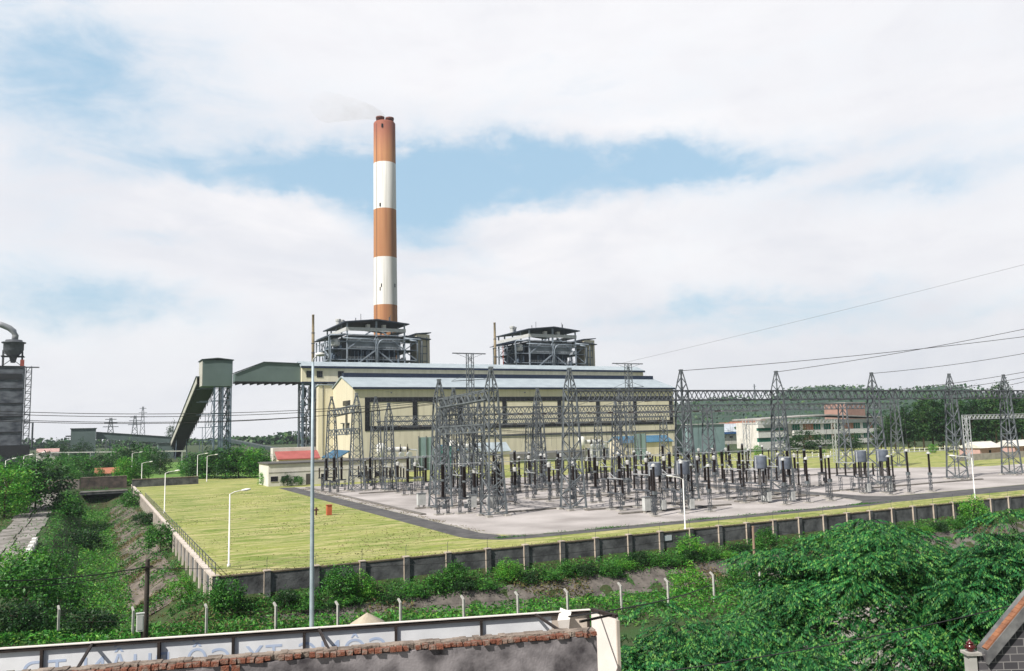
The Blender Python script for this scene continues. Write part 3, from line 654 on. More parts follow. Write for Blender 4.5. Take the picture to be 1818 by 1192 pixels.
for f in (.64,.82):
    a = A.lerp(B_, f)
    for s in (-1,1): MB().bar((a.x+s*3,a.y,0),(a.x+s*2.4,a.y,a.z-.2),.5).build('leg', steel_blue, ic)
gc = thing('conveyor_gallery', 'closed grey-green gallery bridging transfer tower and bunker hall', 'conveyor', (48.75,323,0))
gp = [(48.75,324,33.0),(73.6,324,32.9),(73.6,324,40.0),(59.4,324,40.3),(48.75,324,36.0)]
MB().prism(gp, (0,5.4,0)).build('gallery', greenclad, gc)
MB().prism([(48.5,323.6,36.05),(59.4,323.6,40.35),(73.65,323.6,40.05),(73.65,323.6,40.4),(59.4,323.6,40.75),(48.5,323.6,36.4)], (0,6.2,0)).build('roof', greenroof, gc)
ub = MB().box(48.75,323.95,32.35,73.6,329.5,32.88)
for i in range(9): ub.prism([(49.5+i*2.75,324,32.33),(51.6+i*2.75,324,32.33),(49.5+i*2.75,324,31.7)], (0,5,0))
ub.build('underside', black, gc)
# far transfer house and low gallery
ft = thing('coal_transfer_house', 'distant grey-green transfer house among trees on the left', 'transfer house', (-11,600,0))
MB().box(-11,600,0,3.5,612,18.4).build('house', greenclad, ft); MB().box(-11.5,599.5,18.42,4,612.5,19).build('roof', greenroof, ft)
MB().box(-14,602,13.5,-11.02,606,14.4).box(-13,602,9,-11.02,606,9.4).build('platform', steel_dk, ft)
lg = thing('low_conveyor_gallery', 'long low grey-green conveyor gallery sloping behind the trees on the left', 'conveyor', (25,604,0))
MB().prism([(3.6,603,11.8),(3.6,603,16),(56,603,11),(56,603,7.2)], (0,4,0)).build('gallery', greenclad, lg)
MB().prism([(3.6,602.6,16.02),(56,602.6,11.02),(56,602.6,11.5),(3.6,602.6,16.5)], (0,4.8,0)).build('roof', greenroof, lg)
for x in (12,24,36,48): MB().bar((x,605,0),(x,605,12),.7).build('leg', steel_blue, lg)
lc = thing('ground_conveyor', 'low conveyor bridge descending to the right behind the hedge', 'conveyor', (70,500,0))
a, b = PY(410,783,500), PY(530,806,420)
MB().bar(a, b, 3, 1.6).build('deck', greenroof, lc); MB().bar(a+Vector((0,-1.6,.9)), b+Vector((0,-1.6,.9)), .25, .5).build('rail', steel, lc)
for f in (.15,.5,.85): q = a.lerp(b, f); MB().bar((q.x,q.y,-.5),(q.x,q.y,q.z-.85),.6).build('leg', steel_blue, lc)
sh = thing('conveyor_drive_house', 'small grey-green drive house at the foot of the steep conveyor', 'drive house', (42,500,0))
a = PY(281,788,500); b = PY(309,788,500)
MB().box(a.x,500,0,b.x,510,a.z).build('house', greenclad, sh); MB().box(a.x-.5,499.5,a.z+.02,b.x+.5,510.5,a.z+.5).build('roof', greenroof, sh)
for k in range(1): pass
# ------------------------------------------------------------------ cement works tower, far left
ct = thing('preheater_tower', 'sooty grey preheater tower with cyclone and bent duct at the left edge', 'industrial tower', (-40,545,0))
m_soot = M('dusty_grey_cladding', (.17,.185,.21), (.035,.04,.055), .16, .9, stretch=(1,1,2.2), detail=9)
MB().box(-52,545,0,-35.4,560,54.6).build('wall', m_soot, ct)
dk_ = MB()
for z in (8,16.5,25.5,33,41.5,54.2): dk_.box(-52,544.6,z,-34.4,544.98,z+.7)
dk_.box(-52,544.5,47,-36,544.95,50.4).box(-52,544.4,3,-30.5,544.9,9.5); dk_.build('floor_bands', black, ct)
for x in (-34,-31.2):
    MB().bar((x,545,0),(x,545,54),.5).build('column', steel_dk, ct)
lb = MB()
for i in range(13):
    z = 3+i*4; lb.bar((-34,545,z),(-31.2,545,z),.35).bar((-34,545,z),(-31.2,545,z+4),.3)
    lb.box(-34,545.2,z+1,-31.2,547.5,z+1.2)
lb.box(-37,544,54,-27.5,547,54.5); lb.build('stair_frame', steel_dk, ct)
MB().lathe([(1.2,57),(2.0,60),(4.8,63.5),(5.2,64.5),(5.2,68.2),(6.2,68.4),(6.2,69.0),(4.6,69.2),(4.2,70.3)], (-41,549,0), 20).build('cyclone', steel_dk, ct, True)
MB().path([(-40.6,549,70),(-40.4,549,73),(-41.4,549,75.3),(-43.5,549,77.2),(-47,549,78.8),(-51,549,80)], 1.7, 12).build('duct', M('dull_silver_duct', (.42,.43,.45), (.33,.34,.36), .4, .5, .3), ct, True)
cf = MB()
for x in (-46,-36.5):
    for y in (546,553): cf.bar((x,y,54.6),(x,y,64),.5)
cf.bar((-46,546,55),(-36.5,546,63),.35).bar((-46,546,63),(-36.5,546,55),.35).box(-47,545.5,60.5,-35.5,554,60.9); cf.build('cyclone_frame', black, ct)
MB().box(-37.2,545.6,54.7,-35.2,547.6,58.6).build('drive_unit', redpaint, ct)
MB().path([(-34,544.5,22),(-29.5,544.5,22),(-29.5,544.5,8)], .5, 8).build('pipe', steel_dk, ct)
# smoke leaving the stack, drifting west
sk = MB(); 
a = Vector((162.3,482,212.5)); pts = [a+Vector((-2.2*i, .6*i, 5*(1-math.exp(-i/3))+.05*i)) for i in range(22)]
sk.path(pts, [1.8+.9*i**.8 if i < 16 else (1.8+.9*i**.8)*(1-((i-15)/6)**2)+.05 for i in range(22)], 12)
so_k = sk.build('smoke', None); mk = bpy.data.materials.new('thin_smoke'); mk.use_nodes = True; nt = mk.node_tree; N = nt.nodes; L = nt.links
for q in list(N): N.remove(q)
ou = N.new('ShaderNodeOutputMaterial'); pv = N.new('ShaderNodeVolumePrincipled'); L.new(pv.outputs[0], ou.inputs['Volume']); pv.inputs['Color'].default_value = (1,.99,.98,1)
tc = N.new('ShaderNodeTexCoord'); no = N.new('ShaderNodeTexNoise'); no.inputs['Scale'].default_value = .12; no.inputs['Detail'].default_value = 4; L.new(tc.outputs['Object'], no.inputs['Vector'])
mr = N.new('ShaderNodeMapRange'); mr.inputs['From Min'].default_value = .42; mr.inputs['From Max'].default_value = .75; mr.inputs['To Max'].default_value = .014; L.new(no.outputs['Fac'], mr.inputs['Value'])
sx = N.new('ShaderNodeSeparateXYZ'); L.new(tc.outputs['Object'], sx.inputs[0]); fd = N.new('ShaderNodeMapRange'); fd.inputs['From Min'].default_value = 118; fd.inputs['From Max'].default_value = 160; L.new(sx.outputs[0], fd.inputs['Value'])
mu = N.new('ShaderNodeMath'); mu.operation = 'MULTIPLY'; L.new(mr.outputs['Result'], mu.inputs[0]); L.new(fd.outputs['Result'], mu.inputs[1]); L.new(mu.outputs[0], pv.inputs['Density'])
so_k.data.materials.append(mk); tag(so_k, kind='stuff')
# ------------------------------------------------------------------ perimeter walls
pw = thing('perimeter_wall', 'long stained concrete boundary wall with pillars painted sunlit on one side below the lawn', 'wall', (10.4,78.7,-2.4))
MB().box(10.75,78.58,-3,300,78.82,.18).build('wall_panel', conc_dk, pw)
MB().box(10.75,78.52,.182,300,78.88,.30).build('coping', M('mossy_coping', (.16,.13,.09), (.09,.07,.05), 1.5, .95), pw)
px_ = [10.4+4.52*i for i in range(41)]
for i, x in enumerate(px_):
    b = MB().box(x-.28,78.38,-3.1,x+.28,78.95,.36); o = b.build('pillar', conc_dk, pw)
    MB().box(x-.30,78.36,-3.1,x-.282,78.97,.34).box(x-.32,78.34,.362,x+.32,79,.44).build('painted_lit_edge', M('painted_sunlight', (.54,.46,.38), (.40,.33,.27), 2, .9) if i == 0 else MATS['painted_sunlight'], o)  # sunlight on each pillar's west side and cap, painted in pale colour
    MB().path([(x,78.7,.42),(x,78.7,1.35),(x,78.45,1.6)], .022, 5).build('wire_arm', steel_dk, pw)
bw = MB()
for z in (.7,1.0,1.32): bw.path([(10.4,78.7,z),(190,78.7,z)], .006, 4)
bw.build('barbed_wire', steel_dk, pw)
MB().box(60.6,78.5,-.75,61.7,78.574,-.15).build('notice', M('faded_notice', (.42,.5,.58), (.6,.62,.62), 6, .7), pw)
lw = thing('retaining_wall', 'ribbed concrete retaining wall with railing along the ditch side of the lawn', 'wall', (10.4,130,-2))
MB().box(10.28,79.3,-3.2,10.5,240,.1).build('wall_panel', conc_dk, lw)
MB().box(10.1,79.25,.102,10.6,240,.30).build('coping', conc_rib, lw)
yv = 79.6
while yv < 238:
    MB().prism([(10.06,yv,-3.3),(10.06,yv+.5,-3.3),(10.275,yv+.52,-3.3),(10.275,yv-.02,-3.3)], (0,0,3.4)).build('rib', conc_rib, lw); yv += 4.1
rl = thing('railing', 'thin dark railing along the retaining wall edge of the lawn', 'railing', (10.5,130,.3))
yv = 79.4
while yv < 186: MB().tube((10.5,yv,.3),(10.5,yv,1.38),.035,n=6).build('post', steel_dk, rl); yv += 2.4
for z in (.85,1.35): MB().tube((10.5,79.4,z),(10.5,185.5,z),.035,n=6).build('rail', steel_dk, rl)
# ------------------------------------------------------------------ street lamps of the plant
def lamp(loc, hgt, arm, rz, label, head=1.0, w=.07):
    t = thing('street_lamp', label, 'street lamp', loc, group='white street lamps')
    b = MB().lathe([(.16,0),(.16,.3),(w*1.25,.35),(w,hgt-.1)], n=10); b.build('pole', white_p, t, True, loc=(0,0,0)) if 0 else None
    me = MB(); me.lathe([(.17,0),(.17,.3),(w*1.3,.34),(w*.85,hgt)], loc, 10); me.build('pole', white_p, t, True)
    c, s = math.cos(rz), math.sin(rz); L_ = Vector(loc)
    MB().path([L_+Vector((0,0,hgt-.06)), L_+Vector((c*arm*.35,s*arm*.35,hgt+.18)), L_+Vector((c*arm,s*arm,hgt+.32))], .045, 8).build('arm', white_p, t, True)
    q = L_+Vector((c*(arm+.3*head),s*(arm+.3*head),hgt+.36))
    hd = MB().blob((0,0,0),(.5*head,.17*head,.13*head),12,6)
    hd.v = [(q.x+v[0]*c-v[1]*s, q.y+v[0]*s+v[1]*c, q.z+v[2]+.12*v[0]) for v in hd.v]
    hd.build('lamp_head', white_p, t, True)
    return t
A0 = -YAW
lamp((12.5,85.2,0), 7.1, 1.25, A0+.1, 'white street lamp on the lawn beside the wall corner')
lamp((11.5,149.7,0), 6.7, 1.7, A0, 'white street lamp inside the middle of the railing')
lamp((64.9,79.9,0), 6.2, 1.3, PI+A0-.3, 'white street lamp leaning over the boundary wall below the transformers', .9)
lamp((124.2,81.6,0), 6.5, 2.4, PI+A0-.3, 'white street lamp on the right grass verge', 1.1)
lamp((12.2,232,0), 6.0, 2.0, A0, 'white street lamp at the far end of the railing')
lamp((12.3,290,0), 7.5, 2.4, A0, 'white street lamp beyond the far brick wall, before the trees')
for px, pb, pt, lab in ((350,855,808,'white street lamp with its arm hidden, left of the hedge trees'),(367,856,810,'white street lamp just before the hedge trees')):
    g_ = G(px, pb); d = math.hypot(g_.x, g_.y); r_ = ray(px, pt); zt = CAMZ+r_.z/math.hypot(r_.x,r_.y)*d
    lamp((g_.x,g_.y,0), zt, 2.2, A0, lab)
for px, py, Y_, lab in ((27,814,190,'pale street lamp head nearest the left edge of the view'),(57,807,215,'pale street lamp head above the left trees, before the grey tower'),(79,803,235,'pale street lamp head right of the grey tower')):
    q = PY(px, py, Y_); lamp((q.x-1.6,q.y,-.4), q.z, 1.3, A0, lab, 1.3)
# big foreground street light
q = PY(553.5, 1100, 38)
sl_ = thing('street_light', 'very tall pale grey street light in the foreground before the lawn', 'street light', (q.x,38,-.85))
b = Vector((q.x,38,-.85)); zt = 16.5
MB().lathe([(.16,0),(.16,.5),(.115,.6),(.105,6),(.085,12),(.06,zt+.6)], b, 12).build('pole', M('pale_blue_grey_paint', (.42,.50,.55), (.33,.40,.45), 3, .5, .2), sl_, True)
MB().path([b+Vector((0,0,zt+.5)), b+Vector((.02,0,zt+.75)), b+Vector((.16,-.04,zt+.92)), b+Vector((.3,-.08,zt+.97))], .035, 8).build('arm', grey_p, sl_, True)
MB().blob((b.x+.32,b.y-.1,b.z+zt+.98),(.24,.13,.1),12,6).build('lamp_head', white_p, sl_, True)
# hydrant cabinet on the lawn
hc = thing('hydrant_cabinet', 'small red hydrant cabinet standing on the lawn', 'hydrant', (33.7,127.8,0))
MB().box(33.25,127.5,.05,34.0,128.2,1.55).build('cabinet', M('orange_red_paint', (.52,.13,.06), (.42,.10,.045), 3, .6), hc); MB().box(33.18,127.42,1.552,34.07,128.28,1.62).build('lid', redpaint, hc)
vs_ = thing('valve_stand', 'dark pipe valve beside the red hydrant cabinet', 'valve', (31.9,129,0))
MB().lathe([(.2,0),(.14,.1),(.14,.7),(.3,.75),(.3,.95),(.12,1.0),(.12,1.25)], (31.9,129,0), 10).build('body', M('dark_red_iron', (.09,.03,.025), None, 2, .6), vs_); MB().tube((31.5,129,.8),(32.3,129,.8),.08).build('outlet', black, vs_)
# ------------------------------------------------------------------ small buildings beside the hall
lbd = thing('control_building', 'low white flat-roofed building with dark windows and door behind the lawn', 'building', (39,205,0))
MB().box(39,205,0,75,217.5,5.3).build('wall', whitewall, lbd); MB().box(38.7,204.7,5.32,75.3,217.8,5.62).build('roof', M('dark_roof_edge', (.12,.115,.11), None, .5, .9), lbd)
MB().box(39.02,204.93,3.3,75,204.995,3.42).build('ledge', conc, lbd)
for px, z0, z1, w_ in ((487,1.2,2.4,1.7),(506,1.2,2.4,1.7),(525,1.3,2.2,.9),(575,1.2,2.5,1.4),(640,1.2,2.5,1.4),(670,1.2,2.5,1.4),(695,1.2,2.5,1.4)):
    x = PY(px,845,204.9).x; o = MB().box(x-w_/2,204.94,z0,x+w_/2,205.1,z1).build('window', glass_dk, lbd); MB().box(x-w_/2-.1,204.9,z0-.12,x+w_/2+.1,205,z0-.005).build('sill', conc, o)
for px in (548,655): x = PY(px,850,204.9).x; MB().box(x-.65,204.94,0,x+.65,205.1,2.7).build('door', M('dark_door', (.10,.09,.085), None, 1, .7) if px == 548 else MATS['dark_door'], lbd)
rb = thing('red_roof_building', 'small cream building with a red sloped roof behind the white building', 'building', (54,238,0))
MB().box(48.5,240,0,60,246,5.2).build('wall', cream2, rb); MB().prism([(48,239.3,5.2),(48,243.5,7.3),(48,243.5,7.6),(48,239.3,5.5)], (12.4,0,0)).build('roof', redroof, rb)
MB().box(47.5,243.6,0,60,247,8.6).build('parapet_wall', whitewall, rb)
ba = thing('blue_roof_shed', 'open shed with a tilted blue sheet roof before the hall gable', 'shed', (64,235,0))
MB().prism([(58.6,231,5.6),(63,231,5.1),(69.4,240,6.9),(64.6,240,7.4)], (0,0,.3)).build('roof', blueroof, ba)
for x, y, z in ((59,231.5,5.4),(63,231.5,5.0),(69,239.6,6.8),(64.6,239.6,7.2)): MB().bar((x,y,0),(x,y,z),.25).build('post', steel_dk, ba)
MB().box(61,236,0,68,239,4.6).build('wall', cream2, ba)
def gablehouse(px0, px1, pyb, Y, hE, hR, dep, label, rm, wm, name='shed_building', cat='building'):
    a, b = PY(px0, pyb, Y), PY(px1, pyb, Y); t = thing(name, label, cat, (a.x,Y,0))
    MB().prism([(a.x,Y,0),(a.x,Y,hE),(a.x,Y+dep/2,hR),(a.x,Y+dep,hE),(a.x,Y+dep,0)], (b.x-a.x,0,0)).build('wall', wm, t)
    for s in (0,1):
        y0, y1 = (Y-.6, Y+dep/2-.002) if s == 0 else (Y+dep+.6, Y+dep/2+.002); k = (hR-hE)/(dep/2)
        MB().prism([(a.x-.5,y0,hE-.6*k+.06),(a.x-.5,y1,hR+.06),(a.x-.5,y1,hR+.3),(a.x-.5,y0,hE-.6*k+.3)], (b.x-a.x+1,0,0)).build('roof', rm, t)
    return t, a, b
gablehouse(845,905,825,255,5,7.6,7,'small cream house with pale blue gable roof left of a gantry tower', roofblue, cream2)
gablehouse(788,838,825,262,5.5,7.2,8,'low shed with dark blue roof between the teal screen and the small house', blueroof, cream2)
gablehouse(1105,1195,830,262,6,8.2,9,'low cream shed with blue roof at the east end of the turbine hall', blueroof, cream2)
for px, hh, lab in ((757,10.5,'teal screen panel beside the first transformer'),(790,7.5,'darker teal screen panel behind the crossed gantry'),(1138,9.5,'teal screen panel right of the second transformer')):
    a = PY(px,830,246); t = thing('screen_panel', lab, 'screen', (a.x,246,0), group='teal screens before the hall')
    MB().box(a.x-2.6,246,0,a.x+2.6,246.25,hh).build('panel', tealclad if px != 790 else M('deep_teal_panel', (.06,.27,.24), (.045,.2,.18), .5, .7), t)
    for s in (-2.6,0,2.6): MB().bar((a.x+s,245.85,0),(a.x+s,245.85,hh+.4),.24).build('post', steel, t)
def transformer(px, Y, label):
    x = PY(px, 838, Y).x; t = thing('transformer', label, 'transformer', (x,Y,0), group='main transformers')
    MB().box(x-5,Y-2.4,0,x+5,Y+3,.5).build('foundation', conc, t); MB().box(x-4.2,Y-1.6,.5,x+4.2,Y+1.8,4.6).build('tank', grey_p, t)
    for i in range(9): MB().box(x-4+i*.95,Y-2.3,.9,x-3.5+i*.95,Y-1.62,4.1).build('radiator', trap_p if i % 3 == 1 else grey_p, t)
    for i in range(3):
        MB().tube((x-3+i*2.6,Y-2.32,5.4),(x-3+i*2.6,Y-1.0,5.4),.8,n=14).build('fan', alu, t)
        MB().lathe([(.35,4.6),(.35,5.2)]+[(r,5.2+k*.22+o) for k in range(12) for r, o in ((.3,0),(.18,.1))]+[(.1,8.1),(.1,8.6)], (x-2.4+i*2.4,Y+.4,0), 10).build('bushing', porc, t)
    MB().tube((x-4.2,Y+1.2,6.9),(x+2,Y+1.2,6.9),.8,n=16).build('conservator', white_p, t)
    MB().lathe([(.4,4.6),(1.3,4.7),(1.3,8.6),(.5,9.1)], (x-6.2,Y+1,0), 14).build('oil_tank', white_p, t, True)
    lb = MB()
    for dx in (-6.9,-5.5): lb.bar((x+dx,Y+1,0),(x+dx,Y+1,4.7),.25)
    lb.bar((x-5.4,Y+.4,4.8),(x-4.1,Y+.4,4.5),.3); lb.build('frame', steel_dk, t)
    MB().path([(x+4.3,Y,3),(x+5.4,Y,3.2),(x+5.4,Y,6.5),(x+2,Y+1,7)], .25, 8).build('pipe', alu, t)
transformer(712, 243, 'grey finned transformer with white oil tank before the gable end of the hall')
transformer(835, 256, 'grey finned transformer half hidden by the crossed gantry tower')
transformer(1062, 256, 'grey finned transformer with white conservator right of the second gantry tower')
# ------------------------------------------------------------------ buildings on the right
tsd = thing('teal_shed', 'tall windowless teal-grey shed beyond the east end of the hall', 'shed', (238,287,0))
MB().box(238,287,0,258.4,300,12.2).build('wall', tealclad, tsd); MB().box(237.6,286.6,12.22,258.8,300.4,12.6).build('roof', grey_p, tsd)
wh = thing('white_warehouse', 'white warehouse with blue edged roof and a row of small windows', 'warehouse', (322,370,0))
MB().prism([(300,372,0),(300,372,7),(300,392,11.5),(300,412,7),(300,412,0)], (62,0,0)).build('wall', whitewall, wh)
MB().prism([(299,371,6.8),(299,392,11.7),(299,392,12.1),(299,371,7.2)], (64,0,0)).prism([(299,392.01,11.7),(299,413,6.8),(299,413,7.2),(299,392.01,12.1)], (64,0,0)).build('roof', M('pale_grey_roof', (.5,.55,.6), None, .3, .6), wh)
MB().box(299,370.7,6.0,363,370.96,7.3).build('fascia', M('bright_blue_trim', (.05,.14,.36), None, 1, .5), wh)
for i in range(10): MB().box(304+i*5.8,371.9,3.6,306.4+i*5.8,372.1,4.9).build('window', glass_dk, wh)
gw = thing('gabled_warehouse', 'pale warehouse gable wall behind the white warehouse', 'warehouse', (300,420,0))
MB().prism([(296,418,0),(296,418,13.6),(310,418,13.6),(346,418,9.5),(346,418,0)], (0,30,0)).build('wall', whitewall, gw); MB().prism([(310,417.5,13.65),(346.5,417.5,9.55),(346.5,417.5,10),(310,417.5,14.1)], (0,31,0)).build('roof', MATS['pale_grey_roof'], gw)
of = thing('office_building', 'white three storey office with green glazing and brown panels', 'office building', (285,292,0))
MB().box(285,292.3,0,372,308,12.6).build('wall', whitewall, of)
for z0, z1 in ((11.3,13.2),(5.9,8.2),(0.9,3.2)): MB().box(306,290.6,z0,371,292.25,z1).build('balcony', white_p, of)
MB().box(283,290.9,9.9,302,292.25,13.6).box(283,290.9,5.2,302,292.25,7.8).box(283,290.9,0,302,292.25,3.2).build('corner_bay', white_p, of)
MB().prism([(284,289.5,13.7),(330,289.5,15.2),(374,289.5,13.4),(374,289.5,13.9),(330,289.5,15.8),(284,289.5,14.3)], (0,20,0)).build('roof', M('weathered_roof', (.42,.40,.38), (.3,.29,.28), .4, .9), of)
k = 0
for z0, z1 in ((8.3,11.2),(3.3,5.8)):
    MB().box(283.2,291.3,z0+.2 if z0 > 5 else 3.25,301.8,292.2,9.85 if z0 > 5 else 5.15).build('window', greenglass, of)
    for i in range(9):
        x = 306.5+i*7.2
        o = MB().box(x,292.05,z0,x+5.2,292.28,z1).build('window', greenglass if i % 4 != 1 else brownpan, of)
        MB().box(x+5.2,291.9,z0,x+7.2,292.29,z1).build('panel', brownpan if i % 2 else white_p, of)
        fr = MB()
        for q_ in range(4): fr.box(x+q_*1.7,291.98,z0,x+q_*1.7+.08,292.045,z1)
        fr.build('mullions', white_p, o)
rbk = thing('rust_block', 'blocky rust-coloured building high behind the office roof', 'building', (400,420,0))
a = PY(1503,745,420); b = PY(1537,745,420); MB().box(a.x,420,0,b.x,440,PY(1520,716,420).z).build('wall', M('rust_pink_wall', (.42,.25,.20), (.34,.2,.16), .3, .9), rbk)
MB().box(a.x-.5,419.5,PY(1520,716,420).z+.02,b.x+.5,440.5,PY(1520,716,420).z+.7).build('roof', conc, rbk)
for i, (px, py, w_) in enumerate(((1296,755,7),(1316,753,8),(1336,751,7),(1354,750,8))):
    Y = 600; a = PY(px, py, Y)
    t = thing('hillside_house', f'hillside house with terracotta roof, {ordn((0,1,2,3)[i])} from the left at the foot of the hill', 'house', (a.x,Y,0), group='terracotta roofed houses')
    MB().box(a.x-w_,Y,0,a.x+w_,Y+12,a.z-2).build('wall', pinkwall if i % 2 else whitewall, t)
    MB().prism([(a.x-w_-1,Y-1.5,a.z-2.2),(a.x-w_-1,Y+6,a.z+2.4),(a.x-w_-1,Y+13.5,a.z-2.2)], (2*w_+2,0,0)).build('roof', tilered, t)
for i, (px, w_, lab) in enumerate(((1760,5.6,'low pink house with pale roof behind the right gantry'),(1822,6,'low pink house at the right edge behind the last gantry tower'))):
    a = PY(px, 812, 163); t = thing('pink_house', lab, 'house', (a.x,163,0))
    MB().box(a.x-w_,163,0,a.x+w_,170,3.2).build('wall', pinkwall, t)
    MB().prism([(a.x-w_-.5,162.3,2.9),(a.x-w_-.5,166.5,4.8),(a.x-w_-.5,170.7,2.9)], (2*w_+1,0,0)).build('roof', whitewall, t)
    MB().box(a.x-1,162.93,0,a.x+.1,163.1,2.1).build('door', black, t)
bwl = thing('back_wall', 'low pale block wall along the far grass on the right', 'wall', (235,150,0))
MB().box(226,153,0,330,153.3,1.9).build('wall_panel', M('grey_beige_block', (.40,.37,.34), (.29,.27,.25), .8, .9), bwl)
fen = thing('white_fence', 'long low white fence before the office garden', 'fence', (215,205,0))
MB().box(215,205,.1,330,205.2,.5).build('base', grey_p, fen); MB().box(215,205,1.2,330,205.12,1.36).build('rail', white_p, fen)
for i in range(39): MB().box(215+i*3,204.95,0,215.18+i*3,205.2,1.5 if i % 3 else 2.0).build('post', white_p, fen)
# ------------------------------------------------------------------ far left: brick walls, pylons
for (x0, y0, x1, y1, hh, mat, lab) in ((-17,247,-9,243,2.5,M('ochre_brick', (.24,.19,.12), (.15,.125,.09), 1.2, .9),'ochre brick wall end at the far left of the path'),
        (-9,243,-2,241,2.6,M('patched_brick', (.21,.18,.165), (.13,.12,.115), .8, .9),'patched grey and brown brick gate wall closing the path'),
        (-1.8,238,9,238,3.2,M('dark_brick', (.13,.10,.085), (.06,.05,.045), .8, .9),'dark old brick wall across the head of the ditch'),
        (10,231,26,232,2.5,conc_dk,'stained low concrete wall at the far end of the lawn')):
    t = thing('brick_wall' if mat is not conc_dk else 'concrete_wall', lab, 'wall', (x0,y0,-.4)); d = Vector((x1-x0,y1-y0,0)); n_ = Vector((-d.y,d.x,0)).normalized()*.3
    MB().prism([(x0,y0,-1.5),(x1,y1,-1.5),(x1+n_.x,y1+n_.y,-1.5),(x0+n_.x,y0+n_.y,-1.5)], (0,0,hh+.9)).build('wall_panel', mat, t)
    MB().prism([(x0-n_.x*.2,y0-n_.y*.2,hh-.59),(x1-n_.x*.2,y1-n_.y*.2,hh-.59),(x1+n_.x*1.2,y1+n_.y*1.2,hh-.59),(x0+n_.x*1.2,y0+n_.y*1.2,hh-.59)], (0,0,.18)).build('coping', mortar, t)
cv = thing('culvert_bridge', 'dark culvert slab across the ditch below the old brick wall', 'culvert', (2,233,-1))
MB().box(-1.8,230,-1.2,9,236,-.6).build('slab', conc_dk, cv); MB().box(-1.8,229.9,-.598,9,230.1,-.4).build('edge', conc, cv)
sbw = thing('stepped_block_wall', 'short stepped wall of white blocks between path and ditch', 'wall', (-5,110,-.8))
for i in range(11): MB().box(-6.1,103+i*1.9,-1.6,-5.6,104.82+i*1.9,.05+(.4 if i % 2 else 0)).build('block', white_p, sbw)
pb_ = thing('path_barrier', 'long pale low concrete barrier at the outer side of the path', 'barrier', (-13,180,-.5))
MB().prism([(-16.4,150,-.6),(-16.0,150,-.6),(-10.8,243,-.6),(-11.2,243,-.6)], (0,0,.95)).build('barrier', conc, pb_)
def pylon(px, pt, Y, label):
    p = PY(px, pt, Y); z = p.z; t = thing('pylon', label, 'pylon', (p.x,Y,0), group='distant pylons')
    b = MB(); s0, s1 = 4.5, .8
    for sx in (-1,1): b.bar((p.x+sx*s0,Y,0),(p.x+sx*s1,Y,z),.8)
    n = 6
    for i in range(n):
        f0, f1 = i/n, (i+1)/n; a0 = s0+(s1-s0)*f0; a1 = s0+(s1-s0)*f1
        b.bar((p.x-a0,Y,z*f0),(p.x+a1,Y,z*f1),.5).bar((p.x+a0,Y,z*f0),(p.x-a1,Y,z*f1),.5)
    b.build('mast', steel, t)
    for f, w_ in ((.72,7),(.84,6),(.95,5)): MB().bar((p.x-w_,Y,z*f),(p.x+w_,Y,z*f),.7).build('crossarm', steel, t)
pylon(197,742,900,'far small pylon on the left horizon, leftmost of three'); pylon(240,738,1000,'far pylon on the left horizon with a wide crossarm'); pylon(254,722,1400,'faintest and tallest far pylon on the left horizon'); pylon(1339,682,1400,'faint far pylon above the hill saddle')
pf = thing('pipe_bridge', 'thin white pipe bridge on slim posts beyond the left trees', 'pipe bridge', (0,330,0))
a, b = PY(90,804,330), PY(330,801,330); MB().bar(a,b,.5,.35).build('pipe', white_p, pf)
for f in (0,.125,.28,.43,.6,.8,.97): q = a.lerp(b,f); MB().bar((q.x,q.y,-.4),(q.x,q.y,q.z-.2),.35).build('post', grey_p, pf)
for px, py, Y, lab, m_ in ((85,798,420,'pink roofed far house right of the grey tower',pinkwall),(190,833,255,'small house with broken red tiles behind the dark brick wall',tilered)):
    a = PY(px, py, Y); t = thing('small_house', lab, 'house', (a.x,Y,-.3))
    q_ = 4 if Y > 300 else 2.6; MB().box(a.x-q_,Y,-.4,a.x+q_,Y+6,a.z-1).build('wall', whitewall, t); MB().prism([(a.x-q_-.5,Y-.7,a.z-1.2),(a.x-q_-.5,Y+3,a.z+.3),(a.x-q_-.5,Y+6.7,a.z-1.2)], (2*q_+1,0,0)).build('roof', m_, t)
# ------------------------------------------------------------------ lattice gantries
def lat(b, o, z0, z1, s0, s1, n, w, horiz=2, X=False):
    """bracing on four faces of a tapering square mast"""
    o = Vector(o)
    for i in range(n):
        f0, f1 = i/n, (i+1)/n; a, c = s0+(s1-s0)*f0, s0+(s1-s0)*f1; za, zc = z0+(z1-z0)*f0, z0+(z1-z0)*f1
        for k in range(4):
            t0, t1 = [((-1,-1),(1,-1)),((1,-1),(1,1)),((1,1),(-1,1)),((-1,1),(-1,-1))][k]
            if (i+k) % 2: t0, t1 = t1, t0
            b.bar(o+Vector((t0[0]*a/2,t0[1]*a/2,za)), o+Vector((t1[0]*c/2,t1[1]*c/2,zc)), w)
            if X: b.bar(o+Vector((t1[0]*a/2,t1[1]*a/2,za)), o+Vector((t0[0]*c/2,t0[1]*c/2,zc)), w)
            if i % horiz == 0: b.bar(o+Vector((t0[0]*a/2,t0[1]*a/2,za)), o+Vector((t1[0]*a/2,t1[1]*a/2,za)), w)
